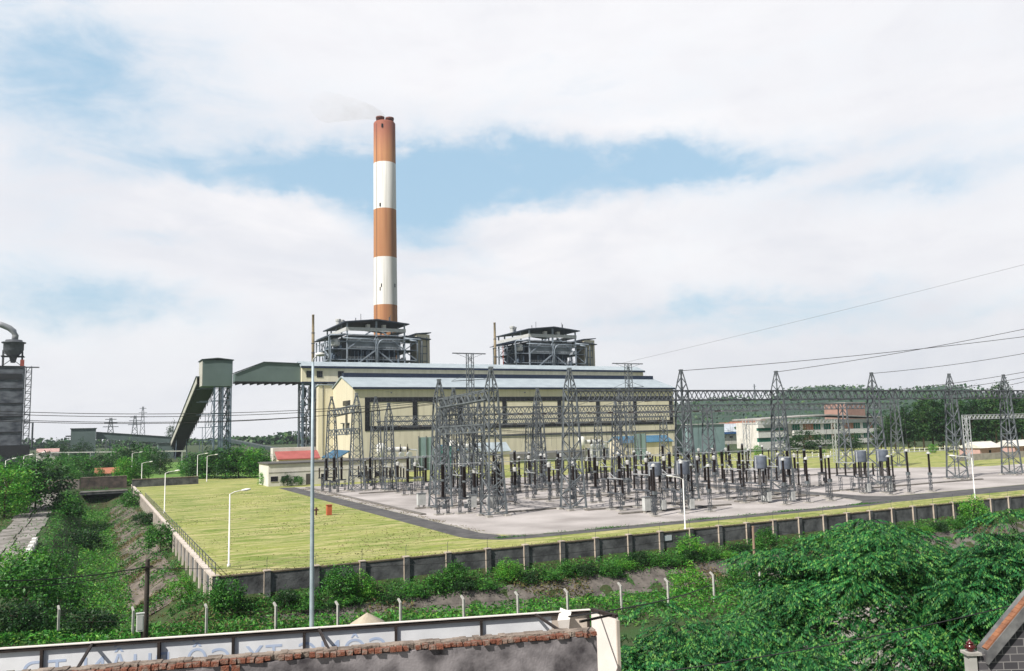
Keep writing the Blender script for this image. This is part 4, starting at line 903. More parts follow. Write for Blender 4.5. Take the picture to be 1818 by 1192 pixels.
def gantry_tower(name, label, ztop, peak, sb, st, bend, sp=0, m=None, w=.23):
    m = m or steel; t = thing(name, label, 'gantry tower', group='lattice gantry towers')
    for sx in (-1,1):
        for sy in (-1,1):
            pts = [(sx*sb/2,sy*sb/2,.25),(sx*bend[1]/2,sy*bend[1]/2,bend[0]),(sx*st/2,sy*st/2,ztop)]
            b = MB()
            for p, q in zip(pts, pts[1:]):
                # angle-iron legs: two flanges
                p, q = Vector(p), Vector(q)
                b.bar(p, q, w, .06, up=(0,1,0)).bar(p+Vector((-sx*w/2,-sy*w/2,0)), q+Vector((-sx*w/2,-sy*w/2,0)), .06, w, up=(0,1,0))
            b.build('leg', m, t)
            MB().box(sx*sb/2-.45,sy*sb/2-.45,-.1,sx*sb/2+.45,sy*sb/2+.45,.3).build('footing', conc, t)
    b = MB(); lat(b, (0,0,0), .4, bend[0], sb, bend[1], 5, .12, 5); lat(b, (0,0,0), bend[0], ztop, bend[1], st, 5, .11, 5); b.build('bracing', m, t)
    if peak:
        b = MB()
        for sx in (-1,1):
            for sy in (-1,1): b.bar((sx*st/2,sy*st/2,ztop),(sx*.14,sy*.14,peak),.15)
        lat(b, (0,0,0), ztop, peak, st, .28, 3, .085, 9); b.box(-.35,-.2,peak-.05,.35,.2,peak+.22); b.build('peak', m, t)
    return t
def beam_thing(p, q, wd, ht, label, m=None, n=None, w=.23):
    """box truss from p to q (top centre line)"""
    m = m or steel_dk; p, q = Vector(p), Vector(q); t = thing('gantry_beam', label, 'gantry beam', p, group='lattice gantry beams')
    d = (q-p); L_ = d.length; d.normalize(); s = Vector((-d.y,d.x,0)).normalized()*(wd/2)
    for e in (-1,1):
        for z in (0,-ht): MB().bar(p+s*e+Vector((0,0,z)), q+s*e+Vector((0,0,z)), w).build('chord', m, t)
    n = n or max(4, round(L_/1.9)); b = MB()
    for i in range(n):
        a, c = p+d*(L_*i/n), p+d*(L_*(i+1)/n); mid = (a+c)/2
        for e in (-1,1): b.bar(a+s*e, mid+s*e+Vector((0,0,-ht)), .11).bar(mid+s*e+Vector((0,0,-ht)), c+s*e, .11)
        b.bar(a-s, c+s, .08)
    b.build('lacing', m, t)
    return t
ROW1 = [53.6,67.5,90,112.2,138,PY(1700,847,110).x,PY(1797,838,110).x,PY(1797,838,110).x+30]
ROW2 = [62,84,105,130,153,176,196.5]
ROW3 = [62.3,84,105,127,150]
PT = gantry_tower('gantry_tower', '', 18.6, 22.0, 3.0, 1.5, (9,2.2))
st_ = {}
lab1 = ['tall peaked gantry tower carrying the crossed beams, nearest the lawn','peaked gantry tower standing closest to the boundary wall, right of the crossed beams','peaked gantry tower just past the east end of the hall','peaked gantry tower before the white office corner','peaked gantry tower before the brown panels of the office','peaked gantry tower at the left edge of the tall dark trees','peaked gantry tower beside the silver portal, near the right edge','peaked gantry tower beyond the right edge of the yard']
for x, l in zip(ROW1, lab1): first_or_dup(PT, st_, (x,110,0), 0, l)
for (x, y), l in zip(((51.7,126),(52,174.6),(51,191.7),(62.3,193)), ('peaked gantry tower at the far end of the crossed beams','peaked gantry tower before the gable corner of the hall','peaked gantry tower before the hall gable windows, leftmost of all','peaked gantry tower starting the back row before the white oil tank')):
    first_or_dup(PT, st_, (x,y,0), 0, l, scale=(1,1,.96))
for x, l in ((84,'slender peaked gantry tower of the middle row before the hall, left one'),(105,'slender peaked gantry tower of the middle row before the hall, right one'),(196.5,'peaked gantry tower ending the middle row before the trees')): first_or_dup(PT, st_, (x,150,0), 0, l, scale=(.95,.95,.95))
PF = gantry_tower('gantry_tower', '', 17.2, 0, 2.8, 1.45, (9,2.0)); st2 = {}
for i, x in enumerate([x for x in ROW2 if x not in (84,105,196.5)]): first_or_dup(PF, st2, (x,150,0), 0, f'flat-topped gantry tower of the middle row, {ordn(i)} from its left end')
for i, x in enumerate(ROW3[1:]): first_or_dup(PF, st2, (x,192.5,0), 0, f'flat-topped gantry tower of the back row nearest the hall, {ordn(i)} from the left', scale=(.9,.9,.88))
for i, (a, b) in enumerate(zip(ROW1[1:], ROW1[2:])): beam_thing((a+.2,110,18.55),(b-.2,110,18.55),1.3,1.6,f'heavy dark lattice beam of the front gantry row, {ordn(i)} span from the left')
for i, (a, b) in enumerate(zip(ROW2, ROW2[1:])): beam_thing((a+.2,150,17.2),(b-.2,150,17.2),1.3,1.4,f'lattice beam of the middle gantry row, {ordn(i)} span from the left', steel)
for i, (a, b) in enumerate(zip(ROW3, ROW3[1:])): beam_thing((a+.2,192.5,15.2),(b-.2,192.5,15.2),1.2,1.3,f'lattice beam of the back gantry row, {ordn(i)} span from the left', steel)
for (ya, yb, xa, xb, w1) in ((110.6,125.4,53.5,51.8,'crossed gantry in front'),(175.2,191.1,52,51,'left gantry pair before the gable')):
    beam_thing((xa,ya,18.7),(xb,yb,17.9),1.3,1.4,f'upper lattice beam of the {w1}', steel, w=.2); beam_thing((xa,ya,13.6),(xb,yb,13.3),1.3,1.15,f'lower lattice beam of the {w1}', steel, w=.2)
# a further gantry row between middle and back
ROW4 = [58,70.5,95,118,141]; PM = gantry_tower('gantry_tower', '', 16.0, 18.8, 2.6, 1.3, (8.5,1.8)); st4 = {}
for i, x in enumerate(ROW4): first_or_dup(PM, st4, (x,170.5,0), 0, f'narrow peaked gantry tower in the row behind the middle one, {ordn(i)} from the left')
for i, (a, b) in enumerate(zip(ROW4, ROW4[1:])): beam_thing((a+.2,170.5,16),(b-.2,170.5,16),1.1,1.2,f'slim lattice beam in the row behind the middle one, {ordn(i)} span from the left', steel, w=.15)
for k, (px, py, Y) in enumerate(((805,690,150),(828,708,140),(850,716,140))):
    q = PY(px, py, Y); first_or_dup(PM, st4, (q.x,Y,0), 0, ('peaked tower between the crossed beams, tallest of three','narrow tower seen through the crossed beams, middle of three','narrow tower seen through the crossed beams, rightmost of three')[k], scale=(1,1,q.z/18.8))
beam_thing((52.4,126,18),(PY(805,690,150).x-.5,150,17.4),1.1,1.2,'slanting lattice beam from crossed gantry to the tallest inner tower',steel,w=.15)
# silver portals at the back
def portal(x0, x1, y, z, label, leg=0):
    t = thing('portal_gantry', label, 'gantry', (x0,y,0)); 
    for x in (x0, x1):
        b = MB()
        for sx in (-.6,.6):
            for sy in (-.6,.6): MB().bar((x+sx,y+sy,0),(x+sx,y+sy,z),.16).build('leg', alu, t)
        lat(b, (x,y,0), .2, z-.2, 1.2, 1.2, 9, .08); b.build('bracing', alu, t)
    b = MB(); n = max(6, round((x1-x0)/1.6))
    for sy in (-.6,.6):
        for zz in (z, z-1.1): b.bar((x0-.6,y+sy,zz),(x1+.6,y+sy,zz),.15)
        for i in range(n): xa, xb = x0+(x1-x0)*i/n, x0+(x1-x0)*(i+1)/n; b.bar((xa,y+sy,z),((xa+xb)/2,y+sy,z-1.1),.09).bar(((xa+xb)/2,y+sy,z-1.1),(xb,y+sy,z),.09)
    b.build('beam', alu, t)
g_ = G(1722,829); r_ = ray(1722,737); portal(g_.x, g_.x+34, g_.y, CAMZ+r_.z/math.hypot(r_.x,r_.y)*math.hypot(g_.x,g_.y), 'silver portal gantry before the dark trees at the right')
g_ = G(1478,822); r_ = ray(1478,744); portal(g_.x-34, g_.x+2, g_.y, CAMZ+r_.z/math.hypot(r_.x,r_.y)*math.hypot(g_.x,g_.y), 'silver portal gantry before the office windows')
# lightning masts with wide T heads
def tmast(px0, pxc, px1, py, Y, label):
    p, a, b = PY(pxc,py,Y), PY(px0,py,Y), PY(px1,py,Y); t = thing('lightning_mast', label, 'lattice mast', (p.x,Y,0), group='T-topped lattice masts')
    for sx in (-1,1):
        for sy in (-1,1): MB().bar((p.x+sx*1.9,Y+sy*1.9,0),(p.x+sx*.75,Y+sy*.75,14),.18).bar((p.x+sx*.75,Y+sy*.75,14),(p.x+sx*.7,Y+sy*.7,p.z),.16).build('leg', steel, t)
    m_ = MB(); lat(m_, (p.x,Y,0), .3, 14, 3.8, 1.5, 7, .09); lat(m_, (p.x,Y,0), 14, p.z, 1.5, 1.4, 13, .075); m_.build('bracing', steel, t)
    m_ = MB(); m_.bar((a.x,Y,p.z),(b.x,Y,p.z),.3,.25)
    for e in (a, b): m_.bar((e.x*.85+p.x*.15,Y,p.z),(p.x,Y,p.z-1.4),.07)
    m_.build('crossarm', steel_dk, t)
    MB().bar((a.x-.3,Y,p.z-7.2),(b.x,Y,p.z-6.6),.22,.16).bar((a.x,Y,p.z-7),(p.x,Y,p.z-5),.08).bar((b.x,Y,p.z-6.6),(p.x,Y,p.z-5),.08).build('lower_crossarm', steel, t)
tmast(803,834,862,628,190,'lattice mast with a wide T-shaped head rising before the bunker hall'); tmast(1087,1115,1141,646,190,'lattice mast with a T-shaped head at the east end of the bunker hall')
# ------------------------------------------------------------------ switchyard apparatus (prototypes, then copies)
def sheds(z0, z1, r0, r1, n): 
    out = []
    for k in range(n):
        z = z0+(z1-z0)*k/n; dz = (z1-z0)/n; out += [(r1,z+dz*.15),(r0,z+dz*.75)]
    return [(r0,z0)]+out+[(r0,z1)]
def pedestal(t, x, y, z, s=.5):
    s *= .78
    b = MB()
    for sx in (-1,1):
        for sy in (-1,1): b.bar((x+sx*s/2,y+sy*s/2,.2),(x+sx*s/2,y+sy*s/2,z),.065)
    lat(b, (x,y,0), .3, z, s, s, 4, .035, 4); b.build('stand', steel_dk, t)
    MB().box(x-.6,y-.6,-.1,x+.6,y+.6,.2).build('footing', conc, t)
head_p = M('dull_white_paint', (.55,.55,.53), (.42,.42,.41), 2, .7)
def P_post():
    t = thing('post_insulator', '', 'insulator'); pedestal(t,0,0,2.6,.38)
    MB().box(-.3,-.3,2.6,.3,.3,2.72).lathe(sheds(2.72,4.6,.11,.19,13)+sheds(4.7,6.4,.10,.18,12), n=10).build('insulator', porc, t)
    MB().lathe([(.12,6.4),(.24,6.42),(.24,6.55),(.08,6.6)], n=10).build('cap', alu, t); return t
def P_ct():
    t = thing('current_transformer', '', 'current transformer'); pedestal(t,0,0,2.9,.45)
    MB().box(-.36,-.36,2.9,.36,.36,3.35).build('base_box', steel, t); MB().lathe(sheds(3.35,5.75,.19,.31,14), n=12).build('insulator', porc, t)
    MB().lathe([(.25,5.75),(.34,5.85),(.36,6.4),(.28,6.55),(.1,6.6)], n=12).build('head', head_p, t)
    MB().bar((-.9,0,6.2),(.9,0,6.2),.09).build('terminal', alu, t); return t
def P_vt():
    t = thing('voltage_transformer', '', 'voltage transformer'); pedestal(t,0,0,3.0,.45)
    MB().box(-.26,-.26,3.0,.26,.26,3.5).build('base_box', steel, t); MB().lathe(sheds(3.5,5.2,.14,.24,11)+[(.2,5.25)]+sheds(5.3,6.9,.13,.22,11), n=12).build('insulator', porc, t)
    MB().lathe([(.2,6.9),(.3,6.95),(.3,7.15),(.1,7.3)], n=12).build('cap', head_p, t)
    b = MB(); n = 16
    b.path([(.42*math.cos(2*PI*k/n),.42*math.sin(2*PI*k/n),6.95) for k in range(n+1)], .045, 5).bar((-.42,0,6.95),(.42,0,6.95),.05); b.build('grading_ring', alu, t); return t
def P_trap():
    t = thing('line_trap', '', 'line trap'); pedestal(t,0,0,2.7,1.1)
    MB().box(-.9,-.7,2.7,.9,.7,2.85).build('base_frame', steel_dk, t)
    for x, y in ((-.6,-.4),(.6,-.4),(0,.5)): MB().lathe(sheds(2.85,5.4,.12,.2,13), (x,y,0), 9).build('insulator', porc, t)
    MB().lathe([(.2,5.4),(.98,5.42),(1.0,5.5),(1.0,7.25),(.98,7.32),(.2,7.34)], n=24).build('drum', trap_p, t, True)
    b = MB(); b.box(-1.15,-.06,7.345,1.15,.06,7.45).box(-.06,-1.1,7.345,.06,1.1,7.44).box(-1.04,-.12,5.4,-1.0,.12,7.3); b.build('spider', alu, t)
    MB().box(.75,-.5,.3,1.5,.2,1.7).build('coupling_box', grey_p, t); return t
def P_cb():
    t = thing('circuit_breaker', '', 'circuit breaker')
    for x in (-.8,.8): pedestal(t,x,0,2.2,.45)
    MB().box(-1.05,-.2,2.3,1.05,.2,2.6).build('base_frame', steel_dk, t); MB().box(-.25,-.7,.9,.25,-.32,1.6).build('mechanism_box', steel, t)
    MB().lathe(sheds(2.6,4.9,.2,.33,13), n=12).build('support_insulator', porc, t)
    MB().lathe([(.3,4.9),(.34,4.95),(.34,5.2),(.26,5.25)], n=12).build('joint', steel, t)
    MB().lathe(sheds(5.25,7.4,.22,.36,12), n=12).build('chamber', porc, t)
    MB().lathe([(.3,7.4),(.34,7.45),(.3,7.7),(.1,7.75)], n=12).build('terminal', steel, t)
    return t
def P_ds():
    t = thing('disconnector', '', 'disconnector')
    for x in (-1.3,1.3): pedestal(t,x,0,2.5,.5)
    MB().box(-2.2,-.15,2.55,2.2,.15,2.78).build('base_beam', steel_dk, t)
    for x in (-1.95,0,1.95): MB().lathe(sheds(2.78,4.85,.12,.21,14), (x,0,0), 10).build('insulator', porc, t)
    MB().bar((-2.1,0,4.98),(2.1,0,4.98),.12).bar((-.1,0,4.98),(1.2,0,5.7),.08).build('blade', alu, t)
    MB().box(-1.6,-.55,.9,-1.2,-.27,1.5).build('drive_box', steel, t); return t
protos = {k: (f(), {}) for k, f in (('post',P_post),('ct',P_ct),('vt',P_vt),('trap',P_trap),('cb',P_cb),('ds',P_ds))}
DESC = {'post':'slim brown post insulator','ct':'white-headed current transformer','vt':'ring-topped voltage transformer','trap':'dark drum line trap','cb':'tall two-tier brown circuit breaker','ds':'three-column disconnector'}
NOUN = {'post':'post insulators','ct':'current transformers','vt':'voltage transformers','trap':'line traps','cb':'circuit breakers','ds':'disconnectors'}
GR = [[57,60.8,64.6],[71.3,76.3,81.3],[88,92.2,96.4],[100.2,104.4,108.6],[121,125.6,130.2],[137,141.5,146]]
F3 = [71.3,76.3,81.3,96.4,101.4,106.5,121.6,126.4,132.2]
def flat(*ii): return [x for i in ii for x in GR[i]]
ROWS = [('vt',[(x,94.2+(.6 if x > 110 else 0)) for x in F3],0),('trap',[(75.2,99),(79.2,97.4),(95.6,98.2),(99.6,97),(120.6,99.6),(124.4,98.2)],0),
    ('post',[(73,97),(82.5,99.5),(94,100.5),(104,98.4),(109.4,97.5),(128.6,99.5)],0),('ds',[(x,104.6) for x in (71.8,76.8,81.8,95.4,100.4,105.4,122.4,127.4)],PI/2),
    ('cb',[(48.2,116.5),(51.5,115.8),(58,117)]+[(x,117) for x in flat(1,2,3,4)],0),('ct',[(x,124) for x in flat(0,1,2,3,4)],0),
    ('ds',[(x,131) for x in flat(0,1,2,3,4)],PI/2),('post',[(x,138) for x in flat(0,1,2,3,4,5)],0),('vt',[(x,144.5) for x in flat(1,3,5)],0),
    ('cb',[(x,156) for x in flat(0,1,2,3,4,5)],0),('ct',[(x,162) for x in flat(0,1,2,3,4,5)],0),('ds',[(x,169) for x in flat(0,1,2,3,4,5)],PI/2),
    ('post',[(x,177) for x in flat(0,1,2,3,4)],0),('post',[(x,184.5) for x in flat(0,1,2,3)],0),
    ('cb',[(46.4,172.4),(46.2,178),(49.4,177.4),(55.5,176)],0),('ds',[(48,183.5),(56,186.5)],0)]
for ri, (k, pts, rz) in enumerate(ROWS):
    pr, stt = protos[k]
    for i, (x, y) in enumerate(sorted(pts)):
        if ri < 14: lab = f'{DESC[k]}, {ordn(i)} from the left in {ordn(ri)} row from the road'
        else: lab = f'{DESC[k]}, {ordn(i)} from the left in the corner below the gable'
        first_or_dup(pr, stt, (x, y, 0), rz+rnd.uniform(-.04,.04), lab, NOUN[k], scale=(1,1,rnd.uniform(.93,1.05)))
def cabinet(px, py, label):
    g_ = G(px, py); t = thing('control_cabinet', label, 'cabinet', (g_.x,g_.y,0), group='grey control cabinets')
    MB().box(g_.x-.7,g_.y-.35,.35,g_.x+.7,g_.y+.35,2.3).build('cabinet', grey_p, t); MB().box(g_.x-.78,g_.y-.42,2.302,g_.x+.78,g_.y+.42,2.38).build('roof', steel, t)
    MB().box(g_.x-.6,g_.y-.3,0,g_.x-.4,g_.y+.3,.35).box(g_.x+.4,g_.y-.3,0,g_.x+.6,g_.y+.3,.35).build('feet', conc, t)
for a in ((873,906,'pale control cabinet at the foot of the crossed gantry tower'),(838,905,'pale control cabinet left of the crossed gantry tower'),(748,901,'small grey cabinet at the yard edge left of the crossed beams'),(1150,911,'pale control cabinet under the front drum line traps'),(1360,893,'pale control cabinet below the line traps before the office')): cabinet(*a)
# cable trenches with concrete lids, raised a hand above the gravel
lids_m = M('dusty_trench_lids', (.21,.195,.18), (.12,.112,.105), .9, .95)
for x0, y0, x1, y1, lab in ((69,99.6,90,99.8,'cable trench behind the front voltage transformers'),(70,128,108,128.2,'cable trench in the middle of the yard'),(60,147,110,147.2,'cable trench below the middle gantry row'),(94,108,112,108.2,'cable trench from the second gantry tower to the road branch'),(56,112.6,67,112.8,'cable trench between the two nearest gantry towers'),(68,107.2,88,107.4,'cable trench along the front gantry, left stretch'),(94,102.6,110,102.7,'cable trench before the road branch'),(84.6,97,84.8,186,'cable trench running towards the hall, left one'),(111,101,111.2,180,'cable trench running towards the hall, right one'),
        (45.6,118,45.8,193,'cable trench along the lawn side of the yard'),(48,127.8,66,128,'cable trench behind the crossed gantry'),(119,106,164,106.2,'cable trench across the right yard'),(50,166,107,166.2,'cable trench across the back of the yard'),(119,140,180,140.2,'cable trench across the far right yard')):
    t = thing('cable_trench', lab, 'cable trench', (x0,y0,0)); h_ = abs(x1-x0) > abs(y1-y0)
    b = MB()
    if h_: b.box(x0,y0-.45,0,x1,y0+.45,.2)
    else: b.box(x0-.45,y0,0,x0+.45,y1,.2)
    b.build('kerb', M('trench_concrete', (.22,.2,.18), (.12,.11,.1), .8, .9) if 'trench_concrete' not in MATS else MATS['trench_concrete'], t)
    b = MB()
    if h_: b.box(x0+.05,y0-.3,.202,x1-.05,y0+.3,.24)
    else: b.box(x0-.3,y0+.05,.202,x0+.3,y1-.05,.24)
    b.build('lids', lids_m, t)
# ------------------------------------------------------------------ insulator strings and conductors
sproto = thing('insulator_string', '', 'insulator string'); b = MB()
b.path([(0,0,0),(0,.35,0)], .04, 5); pr = []
for k in range(13): b2 = MB().lathe([(.05,0),(.15,.02),(.15,.06),(.05,.12)], n=9); b.v += [] ; n0 = len(b.v); b.v += [(x, .35+k*.16+z, y) for x, y, z in b2.v]; b.f += [tuple(n0+i for i in f) for f in b2.f]
b.build('discs', M('dark_glass_discs', (.035,.025,.024), None, 2, .25), sproto); MB().path([(0,2.4,0),(0,2.8,-.05)], .05, 6).build('clamp', alu, sproto)
sst = {}
def sag(p, q, s, n=12):
    p, q = Vector(p), Vector(q); return [p.lerp(q, i/n)-Vector((0,0,4*s*(i/n)*(1-i/n))) for i in range(n+1)]
def wire(name, pts, r, m, label, cat='cable', group=None):
    return tag(MB().path(pts, r, 5).build(name, m), label, cat, group)
cnt = 0
for si, (a, b) in enumerate(zip(ROW1[1:7], ROW1[2:8])):
    for k in range(3):
        x = a+(b-a)*(k+1)/4
        l = f'dark insulator string on the front beam, {ordn(k)} of span {("one","two","three","four","five","six")[si]} from the left'
        first_or_dup(sproto, sst, (x,110.7,16.95), 0, l+', rear side' if False else l, 'strain insulator strings')
        if si < 3:
            first_or_dup(sproto, sst, (x,149.3,15.7), PI, f'dark insulator string facing the camera on the middle beam, {ordn(cnt)} from the left', 'strain insulator strings')
            wire('overhead_conductor', sag((x,113.5,16.9),(x,146.5,15.65),.9), .035, wire_al, f'grey conductor sagging from front beam to middle beam, {ordn(cnt)} from the left', 'conductor', 'overhead conductors')
            cnt += 1
        if si < 4:
            wire('dropper', sag((x,117,16.6),(x+.6,117.2,6.6),.0,2), .022, wire_al, f'thin vertical dropper under the front beam, {ordn(si*3+k)} from the left', 'conductor', 'vertical droppers')
c2 = 0
for si, (a, b) in enumerate(zip(ROW2[:4], ROW2[1:5])):
    for k in range(3):
        x = a+(b-a)*(k+1)/4
        first_or_dup(sproto, sst, (x,150.7,15.7), 0, f'dark insulator string behind the middle beam, {ordn(c2)} from the left', 'strain insulator strings')
        first_or_dup(sproto, sst, (x,191.8,13.9), PI, f'dark insulator string on the back beam, {ordn(c2)} from the left', 'strain insulator strings')
        wire('overhead_conductor', sag((x,153.5,15.6),(x,189,13.8),.9), .035, wire_al, f'grey conductor sagging from middle beam to back beam, {ordn(c2)} from the left', 'conductor', 'overhead conductors')
        wire('dropper', sag((x,160,15.2),(x-.3,160.4,6.5),.0,2), .022, wire_al, f'thin vertical dropper behind the middle beam, {ordn(c2)} from the left', 'conductor', 'vertical droppers')
        c2 += 1
R_ = random.Random(17)
for i in range(40):
    x = sorted([R_.uniform(56,150) for _ in range(1)])[0]; yy, z = R_.choice(((150,15.6),(170.5,14.8),(192.5,13.9),(131,13.5)))
    p0 = Vector((x,yy,z)); wire('dropper', sag(p0, p0+Vector((R_.uniform(-1.5,1.5),R_.uniform(-3,3),-R_.uniform(6,9))), -R_.uniform(0,.4), 6), .022, wire_m, 'thin dark slack dropper hanging among the gantry rows', 'conductor', 'slack droppers')
for i, (z, yy) in enumerate(((11.2,121),(11.5,123),(11.8,125),(10.6,128))):
    wire('line_cable', sag((53.6 if i < 2 else 52,yy-8,z+1.6),(100,yy+30,z),.6,16), .03, wire_m, f'dark slack line running from the crossed gantry into the yard, {ordn(i)} from below', 'cable')
# rigid bus tubes on the post insulators and jumpers between apparatus
jn = 0
for gi in range(5):
    for k, x in enumerate(GR[gi]):
        wire('jumper', sag((x,117,6.7),(x,124,6.3),.4,6)+sag((x,124,6.3),(x,131,5.0),.35,6)[1:]+sag((x,131,5.0),(x,138,6.5),.4,6)[1:], .028, wire_al, f'slack jumper linking breaker to post insulator, {ordn(jn)} from the left in front', 'conductor', 'jumpers'); 
        if gi in (1,3) : wire('jumper', sag((x,156,6.7),(x,162,6.3),.4,6)+sag((x,162,6.3),(x,169,5.0),.35,6)[1:], .028, wire_al, f'slack jumper linking breaker to disconnector behind, {ordn(jn)} column from the left', 'conductor', 'jumpers')
        jn += 1
for i, y in enumerate((177,184.5)): wire('bus_tube', [(56,y,6.6),(132 if i == 0 else 110,y,6.6)], .06, alu, f'straight aluminium bus tube on the {("thirteenth","fourteenth")[i]} row of insulators', 'bus tube', 'bus tubes')
wire('bus_tube', [(56,138,6.6),(147,138,6.6)], .06, alu, 'straight aluminium bus tube on the eighth row of insulators', 'bus tube', 'bus tubes')
# incoming lines
def ends(name, a, b, s, r, label, m=wire_m): wire(name, sag(a, b, s, 24), r, m, label, 'cable')
Lx = PY(-40,742,126); 
for i, (z0, py0, s) in enumerate(((17.9,728,1.3),(17.6,733,1.35),(17.2,742,1.6),(17.4,745,1.7))):
    a = PY(-60, py0, 127+i*.3); ends('line_cable', a, (51.5,126.2+i*.25,z0), s, .045, f'dark overhead line reaching the crossed gantry from the left, {("topmost","second","third","lowest")[i]}')
for i, (x, z, px, py, dd, lab) in enumerate(((112.2,22.0,1850,578,150,'overhead line climbing right from the gantry peak before the office'),(90,22.0,1850,594,150,'overhead line climbing right from the gantry peak beside the hall end'),(138,22.0,1850,622,160,'overhead line climbing right from the gantry peak before the brown panels'),(138,18.3,1850,655,165,'double overhead line passing the gantry peak before the trees'),(150,18.2,1850,664,165,'lower overhead line passing above the last gantry beams'),(160,17.6,1850,670,170,'lowest overhead line at the upper right of the yard'))):
    r_ = ray(px, py); q = CP+r_*dd; ends('line_cable', (x,110.2,z), q, .45, .05, lab)
q = CP+ray(1850,462)*170; ends('line_cable', (134,190,30.4), q, .3, .03, 'faint long earth wire rising from the eastern mast to the upper right', wire_al)
# ------------------------------------------------------------------ trees, shrubs and weeds
def trunkmesh(hgt, r, spread, n, top, seed):
    R_ = random.Random(seed); b = MB()
    b.path([(0,0,-.3),(R_.uniform(-.1,.1),R_.uniform(-.1,.1),hgt*.45),(R_.uniform(-.3,.3),R_.uniform(-.3,.3),hgt*.8)], [r,r*.75,r*.35], 8)
    for k in range(n):
        a = 2*PI*k/n+R_.uniform(-.4,.4); z = hgt*R_.uniform(.3,.7); L_ = spread*R_.uniform(.6,1)
        b.path([(0,0,z),(L_*.5*math.cos(a),L_*.5*math.sin(a),z+(top-z)*.4),(L_*math.cos(a),L_*math.sin(a),z+(top-z)*R_.uniform(.6,.9))], [r*.4,r*.25,r*.08], 6)
    return b
def mk_tree(name, cat, hgt, rad, n_cl, per, cr, lsz, mat, seed, zc=None, wid=.5, cname='crown', bottom=-.5):
    rs = np.random.RandomState(seed); t = thing(name, '', cat)
    zc = zc if zc is not None else hgt-rad[2]
    trunkmesh(hgt*.9, max(.06, hgt*.018), rad[0]*.8, 7, hgt*.95, seed).build('trunk' if hgt > 3.5 else 'stem', bark, t, True)
    P = clump_points(n_cl, per, rad, cr, rs, bottom)+np.array([0,0,zc]); P = P[P[:,2] > .05]
    quads_obj(cname if hgt > 3.5 else 'foliage', leaves(P, lsz, up=.45, wid=wid, rs=rs), mat, t); return t
tp = [mk_tree('tall_tree','tree',24,(4.6,4.6,9.5),190,26,1.4,.85,L_tall,21,bottom=-.97), mk_tree('tall_tree','tree',22,(5.4,5.2,8.4),190,26,1.5,.85,L_tall,22,bottom=-.97), mk_tree('tall_tree','tree',20,(4.2,4.2,8.8),170,26,1.3,.8,L_dark,23,bottom=-.97)]
ts = [{} for _ in tp]; L2 = [(1562,757,225,0),(1585,730,222,1),(1608,722,220,2),(1634,712,215,0),(1650,705,218,1),(1668,708,213,2),(1686,718,222,0),(1706,716,220,1),(1722,708,214,2),(1742,703,218,0),(1762,700,212,1),(1775,682,228,0),(1790,706,214,2),(1808,704,210,0),(1830,700,214,1),(1856,706,214,2),(1573,760,260,2),(1620,738,238,1),(1700,712,240,0),(1755,705,243,2)]
for i, (px, py, Y, k) in enumerate(L2):
    q = PY(px, py, Y); s = q.z/(24,22,20)[k]
    first_or_dup(tp[k], ts[k], (q.x,q.y,-.1), rnd.uniform(0,6), f'tall dark green tree, {ordn(i)} of the dense stand right of the office', 'tall trees right of the office', scale=(max(.75,s),max(.75,s),s))
gt = [mk_tree('garden_tree','tree',8,(4,4,3.8),140,24,1.0,.45,L_bush,31,4.1,bottom=-.92), mk_tree('garden_tree','tree',8,(4.4,4.2,3.7),140,24,1.0,.45,L_dark,32,4.1,bottom=-.92), mk_tree('garden_tree','tree',8,(3.7,3.6,3.9),130,24,.95,.42,L_lime,33,4.1,bottom=-.92)]
gs = [{} for _ in gt]
def trees(lst, group):
    for px, py, Y, k, sx, lab in lst:
        q = PY(px, py, Y); b = h(q.x, q.y); s = (q.z-b)/8
        first_or_dup(gt[k], gs[k], (q.x,q.y,b-.1), rnd.uniform(0,6), lab, group, scale=(sx*max(s,.35),sx*max(s,.35),s))
trees([(1325,795,235,0,.9,'bushy garden tree before the white warehouse, left one'),(1345,790,232,2,.8,'pale garden tree before the white warehouse, right one'),(1425,764,240,1,1.7,'round dark tree before the left part of the office'),(1503,768,238,1,1.7,'round dark tree before the brown panels of the office'),(1460,798,222,2,.9,'small bright bush before the office middle'),(1655,788,195,2,1.0,'bright green round bush before the dark tree stand'),(1280,800,240,0,.8,'small tree at the corner of the teal shed'),(1530,800,225,0,1,'small green tree before the right end of the office'),(1690,800,192,1,1,'dark round bush left of the silver portal'),(1745,798,168,1,.8,'dark shrub beside the pink house'),(1620,812,188,1,1.3,'low dark hedge bush below the tree stand, left one'),(1590,815,190,1,1.3,'low dark hedge bush below the tree stand, leftmost'),(1670,812,184,1,1.3,'low dark hedge bush below the tree stand, right one')], 'garden trees and bushes before the office')
trees([(345,806,268,0,1.25,'leafy tree at the left end of the hedge row beside the lawn'),(362,802,262,1,1.3,'dark leafy tree in the hedge row, second from its left end'),(382,799,258,0,1.25,'leafy tree in the hedge row, third from its left end'),(402,794,254,1,1.25,'dark leafy tree in the hedge row, fourth from its left end'),(424,793,252,0,1.25,'tallest leafy tree in the hedge row near its middle'),(446,796,250,2,.9,'brighter leafy tree in the hedge row right of its middle'),(466,798,249,0,1.3,'leafy tree in the hedge row before the red roof building'),(490,804,247,1,1.3,'dark leafy tree at the right end of the hedge row'),(332,820,262,0,.7,'low bush at the left tip of the hedge row'),(470,838,212,2,1.1,'bright shrub at the corner of the white building'),(510,842,203,1,1,'small dark shrub before the white building wall'),(530,845,203,0,1,'small green shrub beside the white building door')], 'hedge trees beside the lawn')
